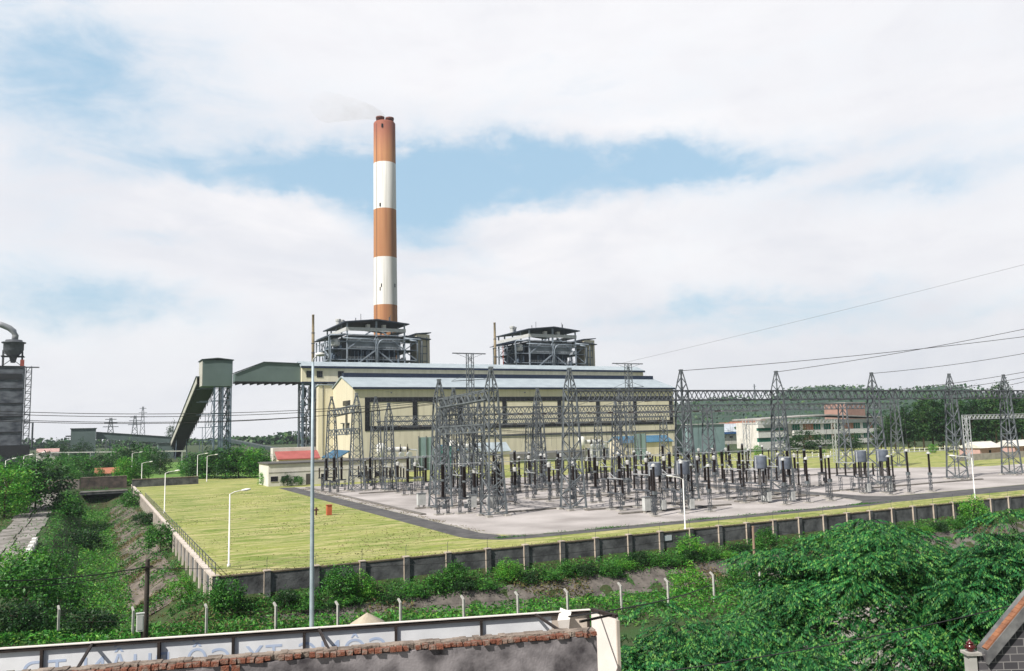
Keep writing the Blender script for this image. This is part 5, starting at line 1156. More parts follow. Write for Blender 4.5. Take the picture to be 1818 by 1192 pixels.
trees([(212,792,330,0,1.1,'spreading green tree behind the ditch head, right of the small red tiles'),(240,786,320,1,1.0,'tallest dark tree behind the ditch head'),(262,792,310,0,1.0,'green tree behind the two white lamps at the lawn end'),(285,800,300,1,.9,'dark tree at the right end of the ditch head trees'),(178,806,300,1,1,'dark tree left of the ditch head'),(150,806,290,0,1.2,'green spreading tree behind the gate wall'),(118,806,300,0,1.2,'green spreading tree behind the gate wall, further left'),(85,812,270,0,1.3,'low spreading tree behind the ochre wall'),(50,812,260,0,1.3,'low spreading tree before the grey tower'),(22,818,250,1,1.2,'dark low tree at the left edge before the grey tower'),(100,786,480,1,1.1,'dark far tree left of the transfer house'),(146,784,500,1,1.0,'dark far tree before the transfer house'),(222,812,245,2,.8,'bright small tree beside the dark brick wall'),(255,815,246,0,.8,'green small tree at the far lamp pair'),(38,818,178,0,1.2,'low leafy tree hiding the street lamp poles, left one'),(66,815,182,1,1.2,'low leafy tree hiding the street lamp poles, right one'),(12,828,165,2,1.1,'bright low bush at the left edge beside the path barrier'),(130,835,246,0,.9,'leafy shrub growing over the patched gate wall'),(160,838,240,1,.8,'dark shrub growing over the old brick wall'),(95,842,246,2,.7,'bright shrub before the ochre wall end'),(-10,815,250,0,1.2,'spreading tree beyond the left edge of the path'),(305,755,640,1,.4,'lone slim conifer-like tree beside the steep conveyor'),(175,830,242,0,.7,'small tree behind the ochre wall')], 'trees at the head of the ditch')
# far tree line on the left horizon
rs = np.random.RandomState(8); b_ = []
for px in range(405, 560, 2):
    q = PY(px, 778+rs.uniform(-5,5)-(8 if 500 < px < 530 else 0), 950); n_ = 40
    b_.append(np.stack([q.x+rs.normal(size=n_)*5, q.y+rs.normal(size=n_)*6, np.clip(rs.uniform(-2, q.z, n_),0,None)],1))
for px in range(-60, 400, 3):
    q = PY(px, 781+rs.uniform(-3,3), 1100); n_ = 18; b_.append(np.stack([q.x+rs.normal(size=n_)*6, q.y+rs.normal(size=n_)*6, np.clip(rs.uniform(-1, q.z, n_),0,None)],1))
tag(quads_obj('treeline', leaves(np.concatenate(b_), 4.2, up=.3, wid=.8, rs=rs), L_tall), kind='stuff')
b_ = []
for px in range(1180, 1960, 3):
    for D in (520, 640):
        d = ray(px, 760+rs.uniform(-5,4)+(4 if D == 520 else -2)); dh = math.hypot(d.x,d.y); n_ = 16
        z = CAMZ+d.z/dh*D; b_.append(np.stack([d.x/dh*D+rs.normal(size=n_)*4, d.y/dh*D+rs.normal(size=n_)*8, rs.uniform(0, max(z,4), n_)],1))
tag(quads_obj('treeline', leaves(np.concatenate(b_), 3.2, up=.3, wid=.8, rs=rs), L_dark), kind='stuff')
# shrubs on the berm below the boundary wall and round the ditch
sp = [mk_tree('green_bush','bush',1.9,(1.5,1.1,.95),130,20,.36,.17,L_bush,41,.8,bottom=-.9), mk_tree('green_bush','bush',1.9,(1.7,1.2,.9),130,20,.38,.18,L_dark,42,.8,bottom=-.9), mk_tree('green_bush','bush',2.4,(1.4,1.3,1.2),130,20,.34,.16,L_lime,43,1.1,bottom=-.9), mk_tree('leafy_shrub','shrub',3.0,(1.8,1.8,1.4),150,22,.42,.20,L_bush,44,1.7,wid=.6,bottom=-.7)]
ss = [{} for _ in sp]
def bush(k, x, y, s, label, group, sz=None):
    return first_or_dup(sp[k], ss[k], (x,y,h(x,y)-.12), rnd.uniform(0,6), label, group, scale=(s,s,sz or s))
x = 17.6; i = 0
while i < 37:
    y = 75.9+rnd.uniform(-.7,.6); k = (0,1,0,2,1,0)[i % 6]
    bush(k, x, y, rnd.uniform(.75,1.05), f'{("green","dark green","leafy","bright green","deep green","dense")[i % 6]} bush on the bank below the boundary wall, {ordn(i)} from its left corner', 'bushes below the boundary wall', rnd.uniform(.45,.85)*(.72 if k == 2 else 1)*(.7 if i < 3 else 1)); x += rnd.uniform(1.7,2.6)+i*.03; i += 1
for px, py, z, k, s, lab in ((590,1055,-2.6,3,.9,'taller leafy shrub climbing the boundary wall behind the tall street light'),(615,1045,-2.5,2,1.0,'yellowish tall shrub at the boundary wall right of the tall street light'),(800,1035,-2.5,3,.7,'leafy shrub touching the wall at its seventh pillar'),(895,1025,-2.5,2,.9,'lime shrub against the boundary wall near its middle'),(1215,985,-2.4,2,1.1,'bright shrub against the boundary wall beyond the notice'),(1325,965,-2.4,3,.7,'shrub against the wall behind the wood pole'),(1660,920,-2.4,2,1.6,'bright shrub against the wall behind the big right trees'),
        (322,1075,-3.0,2,.95,'big bright yellow-green bush at the outer corner of the retaining wall'),(485,1078,-3.6,1,.8,'dark bush below the second wall pillar'),
        (285,985,-2.6,3,1.15,'leafy spreading shrub over the stone bank beside the railing'),(312,972,-2.4,3,.9,'leafy shrub hanging on the retaining wall ribs'),(235,900,-2.4,0,1.9,'round green shrub on the bank at the first railing posts'),(258,938,-2.8,1,1.3,'dark shrub at the foot of the retaining wall'),(222,870,-1.5,2,2.4,'yellow-green shrub at the far end of the stone bank'),(205,860,-2.5,0,2.5,'green shrub below the culvert, right side'),
        (125,870,-1.0,0,2.2,'green shrub between path and ditch, farthest one'),(118,905,-1.6,1,1.8,'dark shrub between path and ditch, second farthest'),(120,915,-1.5,0,2.4,'green shrub leaning into the ditch at mid length'),(150,960,-3.5,1,1.7,'dark shrub low on the left ditch side'),(100,1010,-1.8,0,1.2,'green shrub right of the stepped block wall'),
        (45,1085,-.9,3,1.35,'large leafy bush in the left foreground'),(105,1050,-1.2,3,1.1,'leafy bush with yellow-green tips left of the ditch'),(30,1045,-.9,2,1.5,'green bush at the left edge above the big leafy one'),(90,1118,-.9,3,1.0,'leafy bush near the sign, left of the meter box'),(160,1130,-.9,1,1.2,'dark bush behind the sign, left of the dark pole'),(210,1115,-.9,0,1.5,'green bush just left of the meter box'),(20,1130,-.9,1,1.3,'dark leafy bush in the lower left corner'),
        (290,1105,-.9,0,1.0,'small green bush right of the dark pole'),(330,1100,-1.2,0,1.0,'small green bush before the wall corner'),(1225,1050,-.9,2,1.2,'bright bush beside the row of concrete posts'),(1290,1030,-.9,2,1.3,'lime bush left of the wood pole'),(1320,1050,-.9,0,1.2,'green bush at the foot of the wood pole')):
    q = G(px, py, z)
    if q.y > 77.0 and q.x > 10.2: q.y = 76.6
    if q.x > 9.2 and q.y > 77.5: q.x = 9.0
    first_or_dup(sp[k], ss[k], (q.x,q.y,h(q.x,q.y)-.12), rnd.uniform(0,6), lab, 'shrubs round the ditch', scale=(s,s,s))
# weeds over ditch and banks (uncountable)
def weeds(name, n, fx, dens, size, mat, seed, tall=.5):
    rs = np.random.RandomState(seed); pts = []
    while len(pts) < n:
        x, y = fx(rs)
        if rs.rand() < dens(x, y): pts.append((x, y, h(x,y)+rs.uniform(0,tall)))
    tag(quads_obj(name, leaves(np.array(pts), size, up=.1, wid=.35, rs=rs), mat), kind='stuff')
def pn(x, y, s): return .5+.25*math.sin(x*s+1.3*math.sin(y*s*.7))+.25*math.cos(y*s*1.1+1.7*math.sin(x*s*.5))
weeds('ditch_weeds', 26000, lambda r: (r.uniform(-5,4.6), 66+172*r.rand()**1.9), lambda x, y: .35+.65*pn(x,y,.6), .30, L_weed, 51, .7)
weeds('ditch_weeds', 9000, lambda r: (r.uniform(-1,4.4), 66+160*r.rand()**1.8), lambda x, y: .3+.7*pn(x+5,y,.4), .34, L_lime, 52, .7)
weeds('bank_grass', 9000, lambda r: (r.uniform(4,9.8), 82+140*r.rand()**1.6), lambda x, y: (pn(x,y,.55) > .66)*1.0+.04, .26, L_dry, 53, .4)
weeds('bank_grass', 6000, lambda r: (r.uniform(4,9.8), 80+150*r.rand()**1.5), lambda x, y: (pn(x+9,y+4,.5) > .68)*1.0, .32, L_bush, 54, .9)
weeds('bank_grass', 30000, lambda r: (10+120*r.rand()**1.3, r.uniform(69,78)), lambda x, y: (.95 if y > 74.8 else .05)+(.8 if pn(x,y,.5) > .7 else 0)+(.6 if y < 71 else 0), .28, L_bush, 55, .85)
weeds('bank_grass', 7000, lambda r: (10+110*r.rand()**1.2, r.uniform(70,76)), lambda x, y: (pn(x,y,.35) > .55)*.9, .34, L_dry, 56, .5)
weeds('verge_grass', 26000, lambda r: (-12+85*r.rand()**1.1, 40+40*r.rand()), lambda x, y: (1 if abs(y-ypost(x)+2.5) < 5.5 else .0)*(.35+.65*pn(x,y,.7)), .30, L_weed, 57, .6)
weeds('verge_grass', 9000, lambda r: (-12+85*r.rand(), 40+40*r.rand()), lambda x, y: (1 if abs(y-ypost(x)+1.0) < 3.5 else .0)*(.2+.8*pn(x+3,y,.5)), .28, L_lime, 58, .6)
weeds('ditch_weeds', 14000, lambda r: (5+110*r.rand()**1.2, r.uniform(52,71)), lambda x, y: (1 if ypost(x)+2 < y else 0)*.9, .4, L_dark, 59, .8)
weeds('ditch_weeds', 9000, lambda r: (r.uniform(2,15), r.uniform(60,78)), lambda x, y: .3+.7*pn(x,y,.8), .28, L_weed, 63, .7)
weeds('ditch_weeds', 4000, lambda r: (r.uniform(2,15), r.uniform(60,78)), lambda x, y: pn(x+2,y,.6), .28, L_dry, 64, .6)
weeds('path_grass', 9000, lambda r: (r.uniform(-17,-4), 84+150*r.rand()**1.5), lambda x, y: 1 if (x > -6.2 or x < -11.1) else (.30 if abs(x+8.5) < .4 or pn(x,y,.7) > .66 else .01), .30, L_weed, 60, .45)
weeds('path_grass', 4000, lambda r: (r.uniform(-17,-4), 84+150*r.rand()**1.5), lambda x, y: 1 if x < -11.2 else (.35 if abs(x+8.5) < .4 else .02), .30, L_dry, 61, .4)
weeds('lawn_tufts', 3500, lambda r: (r.uniform(10.8,40), 79+110*r.rand()**1.5), lambda x, y: pn(x,y,.25)**2, .22, L_dry, 65, .10)
weeds('yard_weeds', 2600, lambda r: (r.uniform(43,112), 87.2+r.rand()**2*1.2), lambda x, y: pn(x,y,.8)**2, .2, L_weed, 67, .15)
weeds('yard_weeds', 1600, lambda r: (43.6+r.rand()**2*1.5, r.uniform(94,190)), lambda x, y: pn(x,y,.8)**2, .22, L_dry, 68, .15)
weeds('lawn_edge_grass', 7000, lambda r: (10.7+130*r.rand()**1.2, 79+r.rand()**2*2.2), lambda x, y: .8, .16, L_dry, 62, .18)
# ------------------------------------------------------------------ feathery-leaved trees in the right foreground
def sprays(cent, rad, rs, per, L0=.42, npair=6, droop=.55):
    """pinnate leaves radiating from branch tips: cent (N,3)"""
    n = len(cent); out = []
    a = rs.uniform(0, 2*PI, (n,per)); r0 = rs.uniform(.05,1,(n,per))**.7*rad[:,None]
    d = np.stack([np.cos(a), np.sin(a), rs.normal(0,.22,(n,per))+.12], -1); d = unit(d)
    o = cent[:,None,:]+d*np.array([1,1,.2])*r0[...,None]-np.array([0,0,1])*(r0**2*.36)[...,None]+rs.normal(0,.07,(n,per,3))*np.array([1.2,1.2,.6])
    o = o.reshape(-1,3); d = d.reshape(-1,3); m = len(o); L_ = L0*rs.uniform(.7,1.25,(m,1))
    side = unit(np.cross(d, np.array([0,0,1.0]))); dn = np.array([0,0,-1.0])
    for k in range(npair):
        t = (k+.6)/npair; p = o+d*L_*t+dn*L_*droop*t*t
        ll = L_*.34*(1-.45*abs(t-.45)*1.6); ww = L_*.095
        ax = unit(d+dn*droop*2*t)
        for s in (-1,1):
            e = unit(side*s+dn*.75+ax*.35+rs.normal(0,.12,(m,3))); q = p+e*ll
            out.append(np.stack([p-ax*ww*.3, p+e*ll*.5-ax*ww, q, p+e*ll*.5+ax*ww], 1))
    return np.concatenate(out)
def feather_tree(loc, zc, rx, ry, rz, ncl, per, label, mat, seed, lean=(0,0)):
    rs = np.random.RandomState(seed); x, y, z0 = loc; t = thing('feathery_tree', label, 'tree', loc)
    u = unit(rs.normal(size=(ncl*4,3))); u = u[u[:,2] > -.25][:ncl]
    rr = rs.uniform(.55,1.0,(len(u),1))**.6*(1+.12*rs.normal(size=(len(u),1)))
    c = u*rr*np.array([rx,ry,rz])+np.array([lean[0],lean[1],zc-z0]); rad = rs.uniform(.8,1.6,len(c))
    quads_obj('crown', sprays(c, rad, rs, per), mat, t)
    b = MB(); R_ = random.Random(seed)
    b.path([(0,0,-.3),(lean[0]*.3,lean[1]*.3,(zc-z0)*.4),(lean[0]*.7,lean[1]*.7,(zc-z0)*.75)], [.26,.2,.15], 9)
    for k in range(0, len(c), max(1, len(c)//46)):
        p = c[k]; s = Vector((lean[0]*.6,lean[1]*.6,(zc-z0)*R_.uniform(.45,.75))); m_ = s.lerp(Vector(p), .5)+Vector((0,0,.35)); b.path([s, m_, Vector(p)-Vector((0,0,.12))], [.09,.05,.018], 5)
    b.build('trunk', bark, t, True)
    yl = rs.choice(len(c), max(4, len(c)//14), False)
    return t
def at(px, py, w):  # point at forward distance w
    return CP+ray(px, py)*w
q = at(1540, 1085, 33); feather_tree((q.x,q.y,-.8), 4.4, 4.9, 4.8, 4.3, 215, 66, 'largest feathery-leaved tree filling the right foreground', L_pin, 71)
q = at(1240, 1200, 27); feather_tree((q.x,q.y,-.8), 3.0, 4.3, 3.6, 3.5, 160, 62, 'lower feathery-leaved tree beside the end of the sign', L_pin, 72)
q = at(1830, 1010, 30); feather_tree((q.x,q.y,-.8), 5.3, 3.6, 3.5, 3.4, 120, 60, 'feathery-leaved tree at the right edge behind the gabled brick house', L_pin2, 73)
q = at(1390, 1200, 25); feather_tree((q.x,q.y,-.8), 2.6, 3.4, 3.0, 2.8, 130, 60, 'feathery-leaved tree low at the bottom right centre', L_pin2, 74)
q = at(1600, 1215, 24); feather_tree((q.x,q.y,-.8), 2.4, 3.2, 2.8, 2.6, 120, 60, 'low feathery-leaved tree left of the gabled brick house', L_pin2, 75)
# ------------------------------------------------------------------ concrete posts of the ditch fence, poles
pf_ = thing('fence_post', '', 'fence post'); b = MB(); b.prism([(-.07,-.07,-.4),(.07,-.07,-.4),(.07,.07,-.4),(-.07,.07,-.4)], (0,0,2.55)); b.build('post', conc_pole, pf_)
MB().bar((0,0,2.12),(0,.28,2.36),.12).build('cranked_top', conc_pole, pf_); pst = {}
posts = [(105,1080),(237,1080),(367,1077),(490,1073),(600,1070),(711,1066),(823,1060),(919,1053),(1007,1046),(1102,1036),(1185,1028),(1266,1019),(1348,1010),(1430,1000)]
pp = []
for i, (px, py) in enumerate(posts):
    q = G(px, py, 1.25); zb = h(q.x, q.y); pp.append(Vector((q.x,q.y,zb)))
    first_or_dup(pf_, pst, (q.x,q.y,1.25-2.3+rnd.uniform(-.08,.08)), .3+rnd.uniform(-.1,.1), f'slim pale concrete fence post above the ditch, {ordn(i)} from the left', 'concrete fence posts')
wf = thing('wire_fence', 'thin rusty fence wires strung between the concrete posts', 'fence', pp[0]); 
for z in (-.1,.35,.8): 
    b = MB(); b.path([(q.x,q.y,z) for q in pp], .008, 4); b.build('strand', rustblk, wf)
q = PY(262, 1000, 60); up = thing('utility_pole', 'dark weathered utility pole beside the meter box', 'utility pole', (q.x,60,-1))
MB().lathe([(.17,-.3),(.165,2),(.14,5.7),(.13,5.8)], (q.x,60,-.9), 12).build('pole', darkpole, up, True); MB().bar((q.x-.35,59.85,4.4),(q.x+.35,59.85,4.4),.1).build('bracket', rustblk, up)
UP = Vector((q.x,60,4.4))
q = PY(248.5, 1105, 59.2); mb = thing('meter_box', 'pale meter box on a stub post left of the dark pole', 'meter box', (q.x,59.2,-.8))
MB().box(q.x-.22,59,q.z-.55,q.x+.22,59.25,q.z+.55).build('box', white_p, mb); MB().box(q.x-.25,58.97,q.z+.552,q.x+.25,59.28,q.z+.6).build('lid', grey_p, mb); MB().box(q.x-.17,58.975,q.z-.45,q.x+.15,58.997,q.z+.45).build('door', grey_p, mb)
MB().bar((q.x+.12,59.15,-1.4),(q.x+.12,59.15,q.z-.55),.12).build('post', rustblk, mb)
q = PY(1340, 1000, 52); wp = thing('wooden_pole', 'slender bare wooden pole rising from the foliage', 'utility pole', (q.x,52,-1))
MB().lathe([(.12,-.3),(.11,2.5),(.09,5.3)], (q.x,52,-.95), 10).build('pole', woodpole, wp, True); MB().bar((q.x-.1,52,4.3),(q.x+.25,52,4.25),.08).build('bracket', woodpole, wp)
WP = Vector((q.x,52,4.3))
e = PY(-40,1032,52)
wire('utility_cable', sag(e, UP, .25, 14), .035, wire_m, 'thick black cable from the dark pole to the left edge')
e2 = PY(-40,1046,53)
wire('utility_cable', sag(e2, UP+Vector((0,0,-.15)), .3, 14), .022, wire_m, 'thin black cable under the thick one left of the dark pole')
wire('utility_cable', sag(UP+Vector((.1,0,-.1)), WP+Vector((-.1,0,-.05)), 1.1, 30), .02, wire_m, 'black cable sagging from the dark pole to the wooden pole')
e = PY(1600,955,62); wire('utility_cable', sag(WP, e, .5, 14), .022, wire_m, 'black cable from the wooden pole into the right trees')
a, b_ = at(1120,1200,15), at(1850,1062,15.5); wire('utility_cable', sag(a, b_, .12, 16), .011, wire_m, 'near black cable crossing before the feathery trees at the lower right')
a, b_ = at(1010,1095,11.6), at(1260,1040,26); wire('utility_cable', sag(a, b_, .1, 8), .014, wire_m, 'black cable running from the sign frame end into the trees')
# pale sand heap behind the sign, blue tarp in the trees
q = PY(652, 1107, 36); sh_ = thing('sand_heap', 'low pale sand heap just behind the sign', 'heap', (q.x,36,-.85)); MB().blob((q.x,36,-.85),(2.0,1.6,q.z+.9+.42),16,8,.05).build('heap', M('pale_sand', (.50,.44,.34), (.42,.36,.28), 3, .95, bump=.3), sh_, True)
# light paving of the lane under the trees
sheet('lane', [(14,12),(70,8),(60,44),(30,40),(18,34)], -.70, M('pale_lane', (.34,.31,.28), (.10,.11,.07), .6, .95))
# ------------------------------------------------------------------ brick parapet of the near building, and the sign beyond it
A_, B2 = Vector((-1.6,12.98,0)), Vector((6.83,10.58,0)); d = (B2-A_).normalized(); n_ = Vector((-d.y,d.x,0))      # n_ points away from the viewer
BW = thing('brick_parapet', 'rough stained plaster wall topped with loose red bricks in the foreground', 'wall', (A_.x,A_.y,8))
L_ = (B2-A_).length; T = .22
def zt_(s): return 9.88+.006*math.sin(s*3)
MB().prism([A_+Vector((0,0,-.8)), B2+Vector((0,0,-.8)), B2+n_*T+Vector((0,0,-.8)), A_+n_*T+Vector((0,0,-.8))], (0,0,10.66)).build('plaster_wall', plaster, BW)
bk = MB(); mo = MB(); s = 0; R_ = random.Random(4)
while s < L_-.06:
    w_ = R_.uniform(.075,.115); o = R_.uniform(-.03,.03); hh = R_.uniform(.045,.062); z0 = 9.872+R_.uniform(-.008,.012)
    if R_.random() > .04:
        p = A_+d*s; c0 = p+n_*(-.03-o); c1 = p+d*w_*.93+n_*(-.03-o+R_.uniform(-.01,.01)); e0 = p+n_*(T*.62); e1 = p+d*w_*.93+n_*(T*.62)
        bk.prism([c0+Vector((0,0,z0)), c1+Vector((0,0,z0+R_.uniform(-.004,.004))), e1+Vector((0,0,z0)), e0+Vector((0,0,z0))], (d.x*R_.uniform(-.006,.006),0,hh))
    s += w_+R_.uniform(.002,.012)
bk.build('brick_course', brickm, BW)
mo = MB(); k = 90; R_ = random.Random(9)
for i in range(k):
    p = A_+d*(L_*i/k); q = A_+d*(L_*(i+1)/k)
    z1 = 9.945+R_.uniform(-.008,.014); mo.prism([p+n_*(.06+R_.uniform(-.03,.02))+Vector((0,0,9.87)), q+n_*(.06+R_.uniform(-.03,.02))+Vector((0,0,9.87)), q+n_*(T+.01)+Vector((0,0,9.87)), p+n_*(T+.01)+Vector((0,0,9.87))], (0,0,z1-9.87))
mo.build('mortar_top', mortar, BW)
for px in (388,406): 
    p = A_+d*((PY(px,1180,12.3).x-A_.x)/d.x); MB().prism([p+n_*-.05+Vector((0,0,9.79)), p+d*.105+n_*-.05+Vector((0,0,9.79)), p+d*.105+n_*.05+Vector((0,0,9.79)), p+n_*.05+Vector((0,0,9.79))], (0,0,.07)).build('loose_brick', brickm, BW)
# sign
S0, S1 = Vector((-1.9,14.5,0)), Vector((7.38,11.66,0)); ds = (S1-S0).normalized(); ns = Vector((-ds.y,ds.x,0)); ZS = 10.0; Ls = (S1-S0).length
sg = thing('sign_board', 'back of a long grey shop sign with faded mirrored lettering behind the brick wall', 'sign', (S0.x,S0.y,8.6))
def sp_(s, z, o=0): p = S0+ds*s+ns*o; return Vector((p.x,p.y,z))
MB().prism([sp_(0,8.3,.03), sp_(Ls-.62,8.3,.03), sp_(Ls-.62,8.3,.05), sp_(0,8.3,.05)], (0,0,ZS-.03-8.3)).build('panel', signgrey, sg)
MB().prism([sp_(Ls-.615,8.3,.03), sp_(Ls,8.3,.03), sp_(Ls,8.3,.05), sp_(Ls-.615,8.3,.05)], (0,0,ZS-.03-8.3)).build('end_panel', signpale, sg)
MB().bar(sp_(-.02,ZS-.045,.01), sp_(Ls+.02,ZS-.045,.01), .05, .06).build('top_rail', rustblk, sg)
MB().prism([sp_(-.03,ZS-.02,-.03), sp_(Ls+.03,ZS-.02,-.03), sp_(Ls+.03,ZS-.02,.045), sp_(-.03,ZS-.02,.045)], (0,0,.012)).build('top_cap', signwhite, sg)
for px, w_ in ((75,.035),(283,.09),(414,.03),(540,.03),(703,.03),(855,.035),(1046,.04)):
    r_ = ray(px, 1140); t_ = (S0.y*ds.x-S0.x*ds.y)/(r_.y*ds.x-r_.x*ds.y); p = CP+r_*t_; s = (p-S0).dot(ds)
    MB().bar(sp_(s,8.3,.0), sp_(s,ZS-.07,.0), w_, .04, up=(ds.x,ds.y,0)).build('frame_post', rustblk, sg)
def onwall(px, py): r_ = ray(px, py); return CP+r_*((9.95-CAMZ)/r_.z)
for a, c in (((164,1143),(138,1184)),((566,1112),(584,1152)),((950,1090),(993,1117))):
    r_ = ray(*a); t_ = (S0.y*ds.x-S0.x*ds.y)/(r_.y*ds.x-r_.x*ds.y); p = CP+r_*t_; q = onwall(*c); MB().bar((p.x,p.y,ZS-.03), (q.x,q.y,9.93), .035).build('strut', rustblk, sg)
r_ = ray(1030,1104); q = CP+r_*11.3; r2 = ray(1085,1092); MB().bar((q.x,q.y,q.z), CP+r2*12.0, .03).build('strut', rustblk, sg)
# crumpled white sheet hanging on the sign and the side return
r_ = ray(1000,1100); t_ = (S0.y*ds.x-S0.x*ds.y)/(r_.y*ds.x-r_.x*ds.y); p = CP+r_*t_; s = (p-S0).dot(ds)
fl_ = MB(); fl_.v = [tuple(sp_(s+a, ZS+z, o)) for a, z, o in ((-.02,.02,.1),(.1,.0,-.16),(-.13,-.12,-.14),(.06,-.10,-.2),(-.10,-.24,-.12),(.05,-.26,-.16),(-.02,-.38,-.05),(.06,-.38,-.08),(.08,-.03,.12))]
fl_.f = [(0,1,2),(1,3,2),(2,3,5,4),(4,5,7,6),(0,8,1)]; fo = fl_.build('folded_sheet', signwhite, sg); sm_ = fo.modifiers.new('thick','SOLIDIFY'); sm_.thickness = .006
C1, C2 = Vector((7.42,11.64,0)), Vector((7.50,11.05,0)); dr = (C2-C1).normalized()
MB().prism([C1+Vector((0,0,7.5)), C2+Vector((0,0,7.5)), C2+Vector((.04,0,7.5)), C1+Vector((.04,0,7.5))], (0,0,ZS-.04-7.5)).build('side_return', signwhite, sg)
MB().bar(C1+Vector((.02,0,ZS-.02)), C2+Vector((.02,0,ZS-.02)), .06, .05).build('return_cap', rustblk, sg)
MB().prism([C2+Vector((-.005,-.03,7.5)), C2+Vector((.05,-.03,7.5)), C2+Vector((.05,-.002,7.5)), C2+Vector((-.005,-.002,7.5))], (0,0,ZS-.08-7.5)).build('return_edge', signpale, sg)
# lettering as it reads from the street side, showing through the sheet; its feet are hidden by the wall
txt = bpy.data.curves.new('lettering', 'FONT'); txt.body = 'CÔNG TY CỔ PHẦN TD'; txt.size = .43; txt.align_x = 'LEFT'; txt.space_character = 1.12; txt.space_word = 1.3
to = bpy.data.objects.new('lettering', txt); C.objects.link(to); txt.materials.append(lettm)
r_ = ray(688,1130); t_ = (S0.y*ds.x-S0.x*ds.y)/(r_.y*ds.x-r_.x*ds.y); p = CP+r_*t_; s = (p-S0).dot(ds); p = sp_(s, 9.48, .026)
Xa, Za = -ds, Vector((0,0,1)); Ya = ns
to.parent = sg; to.matrix_local = Matrix(((Xa.x,0,Ya.x,p.x-sg.location.x),(Xa.y,0,Ya.y,p.y-sg.location.y),(0,1,0,p.z-sg.location.z),(0,0,0,1)))
bpy.context.view_layer.update()
me_ = bpy.data.meshes.new_from_object(to.evaluated_get(bpy.context.evaluated_depsgraph_get())); mo_ = bpy.data.objects.new('lettering', me_); C.objects.link(mo_)
mo_.parent = sg; mo_.matrix_local = to.matrix_local.copy(); bpy.data.objects.remove(to); mo_.name = 'lettering'
if not me_.materials: me_.materials.append(lettm)
# flat roof carrying wall and sign
nb = thing('near_building', 'flat concrete roof of the near building under the brick wall', 'building', (2,8,-1))
MB().prism([Vector((-8,15.3,0)), Vector((8.2,10.75,0)), Vector((6.2,4.6,0)), Vector((-10,8.6,0))], (0,0,7.2)).build('roof', conc, nb)
# ------------------------------------------------------------------ gabled brick house, lower right
def rp_(px, py, w): return CP+ray(px, py)*w
w0 = 14.2
P0 = rp_(1714,1157,w0); P1 = rp_(1737,1160,w0); gh = thing('brick_gable_house', 'dark block gable wall with tiled coping and pale corner pier at the lower right', 'house', (P0.x,P0.y,0))
ex = Vector((Rv.x,Rv.y,0)).normalized(); ey = Vector((-ex.y,ex.x,0))
def hp(s, z, o=0): return Vector((P0.x+ex.x*s+ey.x*o, P0.y+ex.y*s+ey.y*o, z))
zb = P0.z; pxm = w0/FPX
m_block = bpy.data.materials.new('dark_blockwork'); m_block.use_nodes = True; nt = m_block.node_tree; N = nt.nodes; L = nt.links
br = N.new('ShaderNodeTexBrick'); br.inputs['Color1'].default_value = (.05,.048,.055,1); br.inputs['Color2'].default_value = (.085,.08,.088,1); br.inputs['Mortar'].default_value = (.22,.21,.21,1); br.inputs['Scale'].default_value = 1; br.inputs['Mortar Size'].default_value = .008; br.inputs['Brick Width'].default_value = .23; br.inputs['Row Height'].default_value = .13
tc = N.new('ShaderNodeTexCoord'); mp = N.new('ShaderNodeMapping'); mp.inputs['Rotation'].default_value = (PI/2,0,0); sp3 = N.new('ShaderNodeSeparateXYZ'); cb3 = N.new('ShaderNodeCombineXYZ'); L.new(tc.outputs['Object'], sp3.inputs[0]); L.new(sp3.outputs[0], cb3.inputs[0]); L.new(sp3.outputs[2], cb3.inputs[1]); L.new(cb3.outputs[0], br.inputs['Vector']); L.new(br.outputs['Color'], N['Principled BSDF'].inputs['Base Color']); N['Principled BSDF'].inputs['Roughness'].default_value = .95
SL = 1.04
wg = [hp(.22,zb-.05), hp(.36,zb-.05), hp(2.0,zb-.05+1.64*SL), hp(3.64,zb-.05), hp(4.2,zb-.1), hp(4.2,3), hp(.22,3)]
MB().prism([Vector(p) for p in wg], ey*.22).build('wall', m_block, gh)
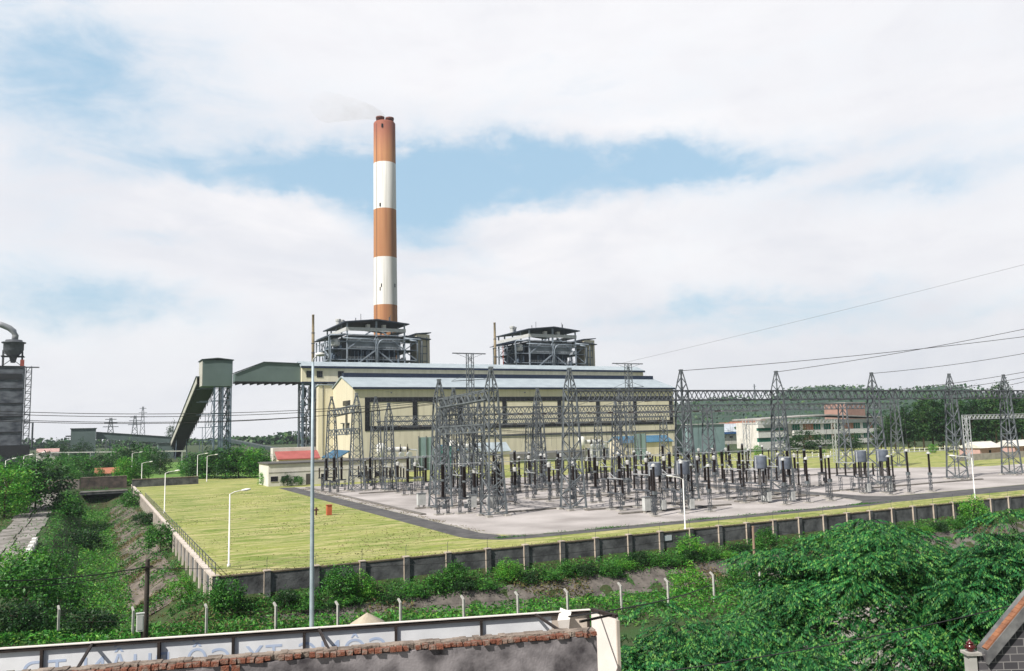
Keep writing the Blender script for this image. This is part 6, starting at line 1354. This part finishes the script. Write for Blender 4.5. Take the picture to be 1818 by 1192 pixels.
for k_, (s0, s1) in enumerate(((.34,2.0),(3.66,2.003))):
    MB().prism([hp(s0,zb-.21,-.09), hp(s0,zb+.02,-.09), hp(s1,zb+.02+1.66*SL,-.09), hp(s1,zb-.21+1.66*SL,-.09)], ey*.33).build('verge_board', M('lichened_render', (.20,.20,.20), (.09,.09,.095), 4, .95) if k_ == 0 else MATS['lichened_render'], gh)
    rf_ = MB()
    for i in range(26):
        f0, f1 = i/26, (i+1.1)/26; a = hp(s0+(s1-s0)*f0, zb+.035+1.66*SL*f0+.01, -.0); c = hp(s0+(s1-s0)*min(1,f1), zb+.035+1.66*SL*min(1,f1), -.0)
        rf_.bar(a, c, .14, .028)
    rf_.build('verge_tiles', M('orange_tiles', (.30,.13,.065), (.17,.075,.045), 5, .85) if k_ == 0 else MATS['orange_tiles'], gh)
MB().prism([hp(.04,3,-.04),hp(.17,3,-.04),hp(.17,3,.14),hp(.04,3,.14)], (0,0,zb-.06-3)).build('pier', conc_pole, gh)
MB().prism([hp(.0,zb-.06,-.07),hp(.25,zb-.06,-.07),hp(.25,zb-.06,.18),hp(.0,zb-.06,.18)], (0,0,.045)).build('pier_cap', conc, gh)
MB().prism([hp(.3,zb-.52,-.14),hp(4.2,zb-.52,-.14),hp(4.2,zb-.52,-.006),hp(.3,zb-.52,-.006)], (0,0,.08)).build('ledge', conc, gh)
q = hp(.115,zb-.013,.05); ur = thing('urn', 'dark red glazed urn on the pale corner pier', 'urn', q)
gl = M('red_glaze', (.10,.012,.012), (.06,.008,.008), 5, .2, spec=.8)
MB().lathe([(.035,0),(.05,.012),(.075,.05),(.085,.085),(.06,.12),(.045,.13)], q, 18).build('bowl', gl, ur, True); MB().lathe([(.065,.131),(.06,.15),(.03,.175),(.018,.185),(.024,.2),(.01,.215)], q, 16).build('lid', gl, ur, True)
for s_ in (-1,1): MB().path([q+ex*s_*.07+Vector((0,0,.10)), q+ex*s_*.11+Vector((0,0,.11)), q+ex*s_*.105+Vector((0,0,.065)), q+ex*s_*.078+Vector((0,0,.06))], .009, 6).build('handle', gl, ur, True)
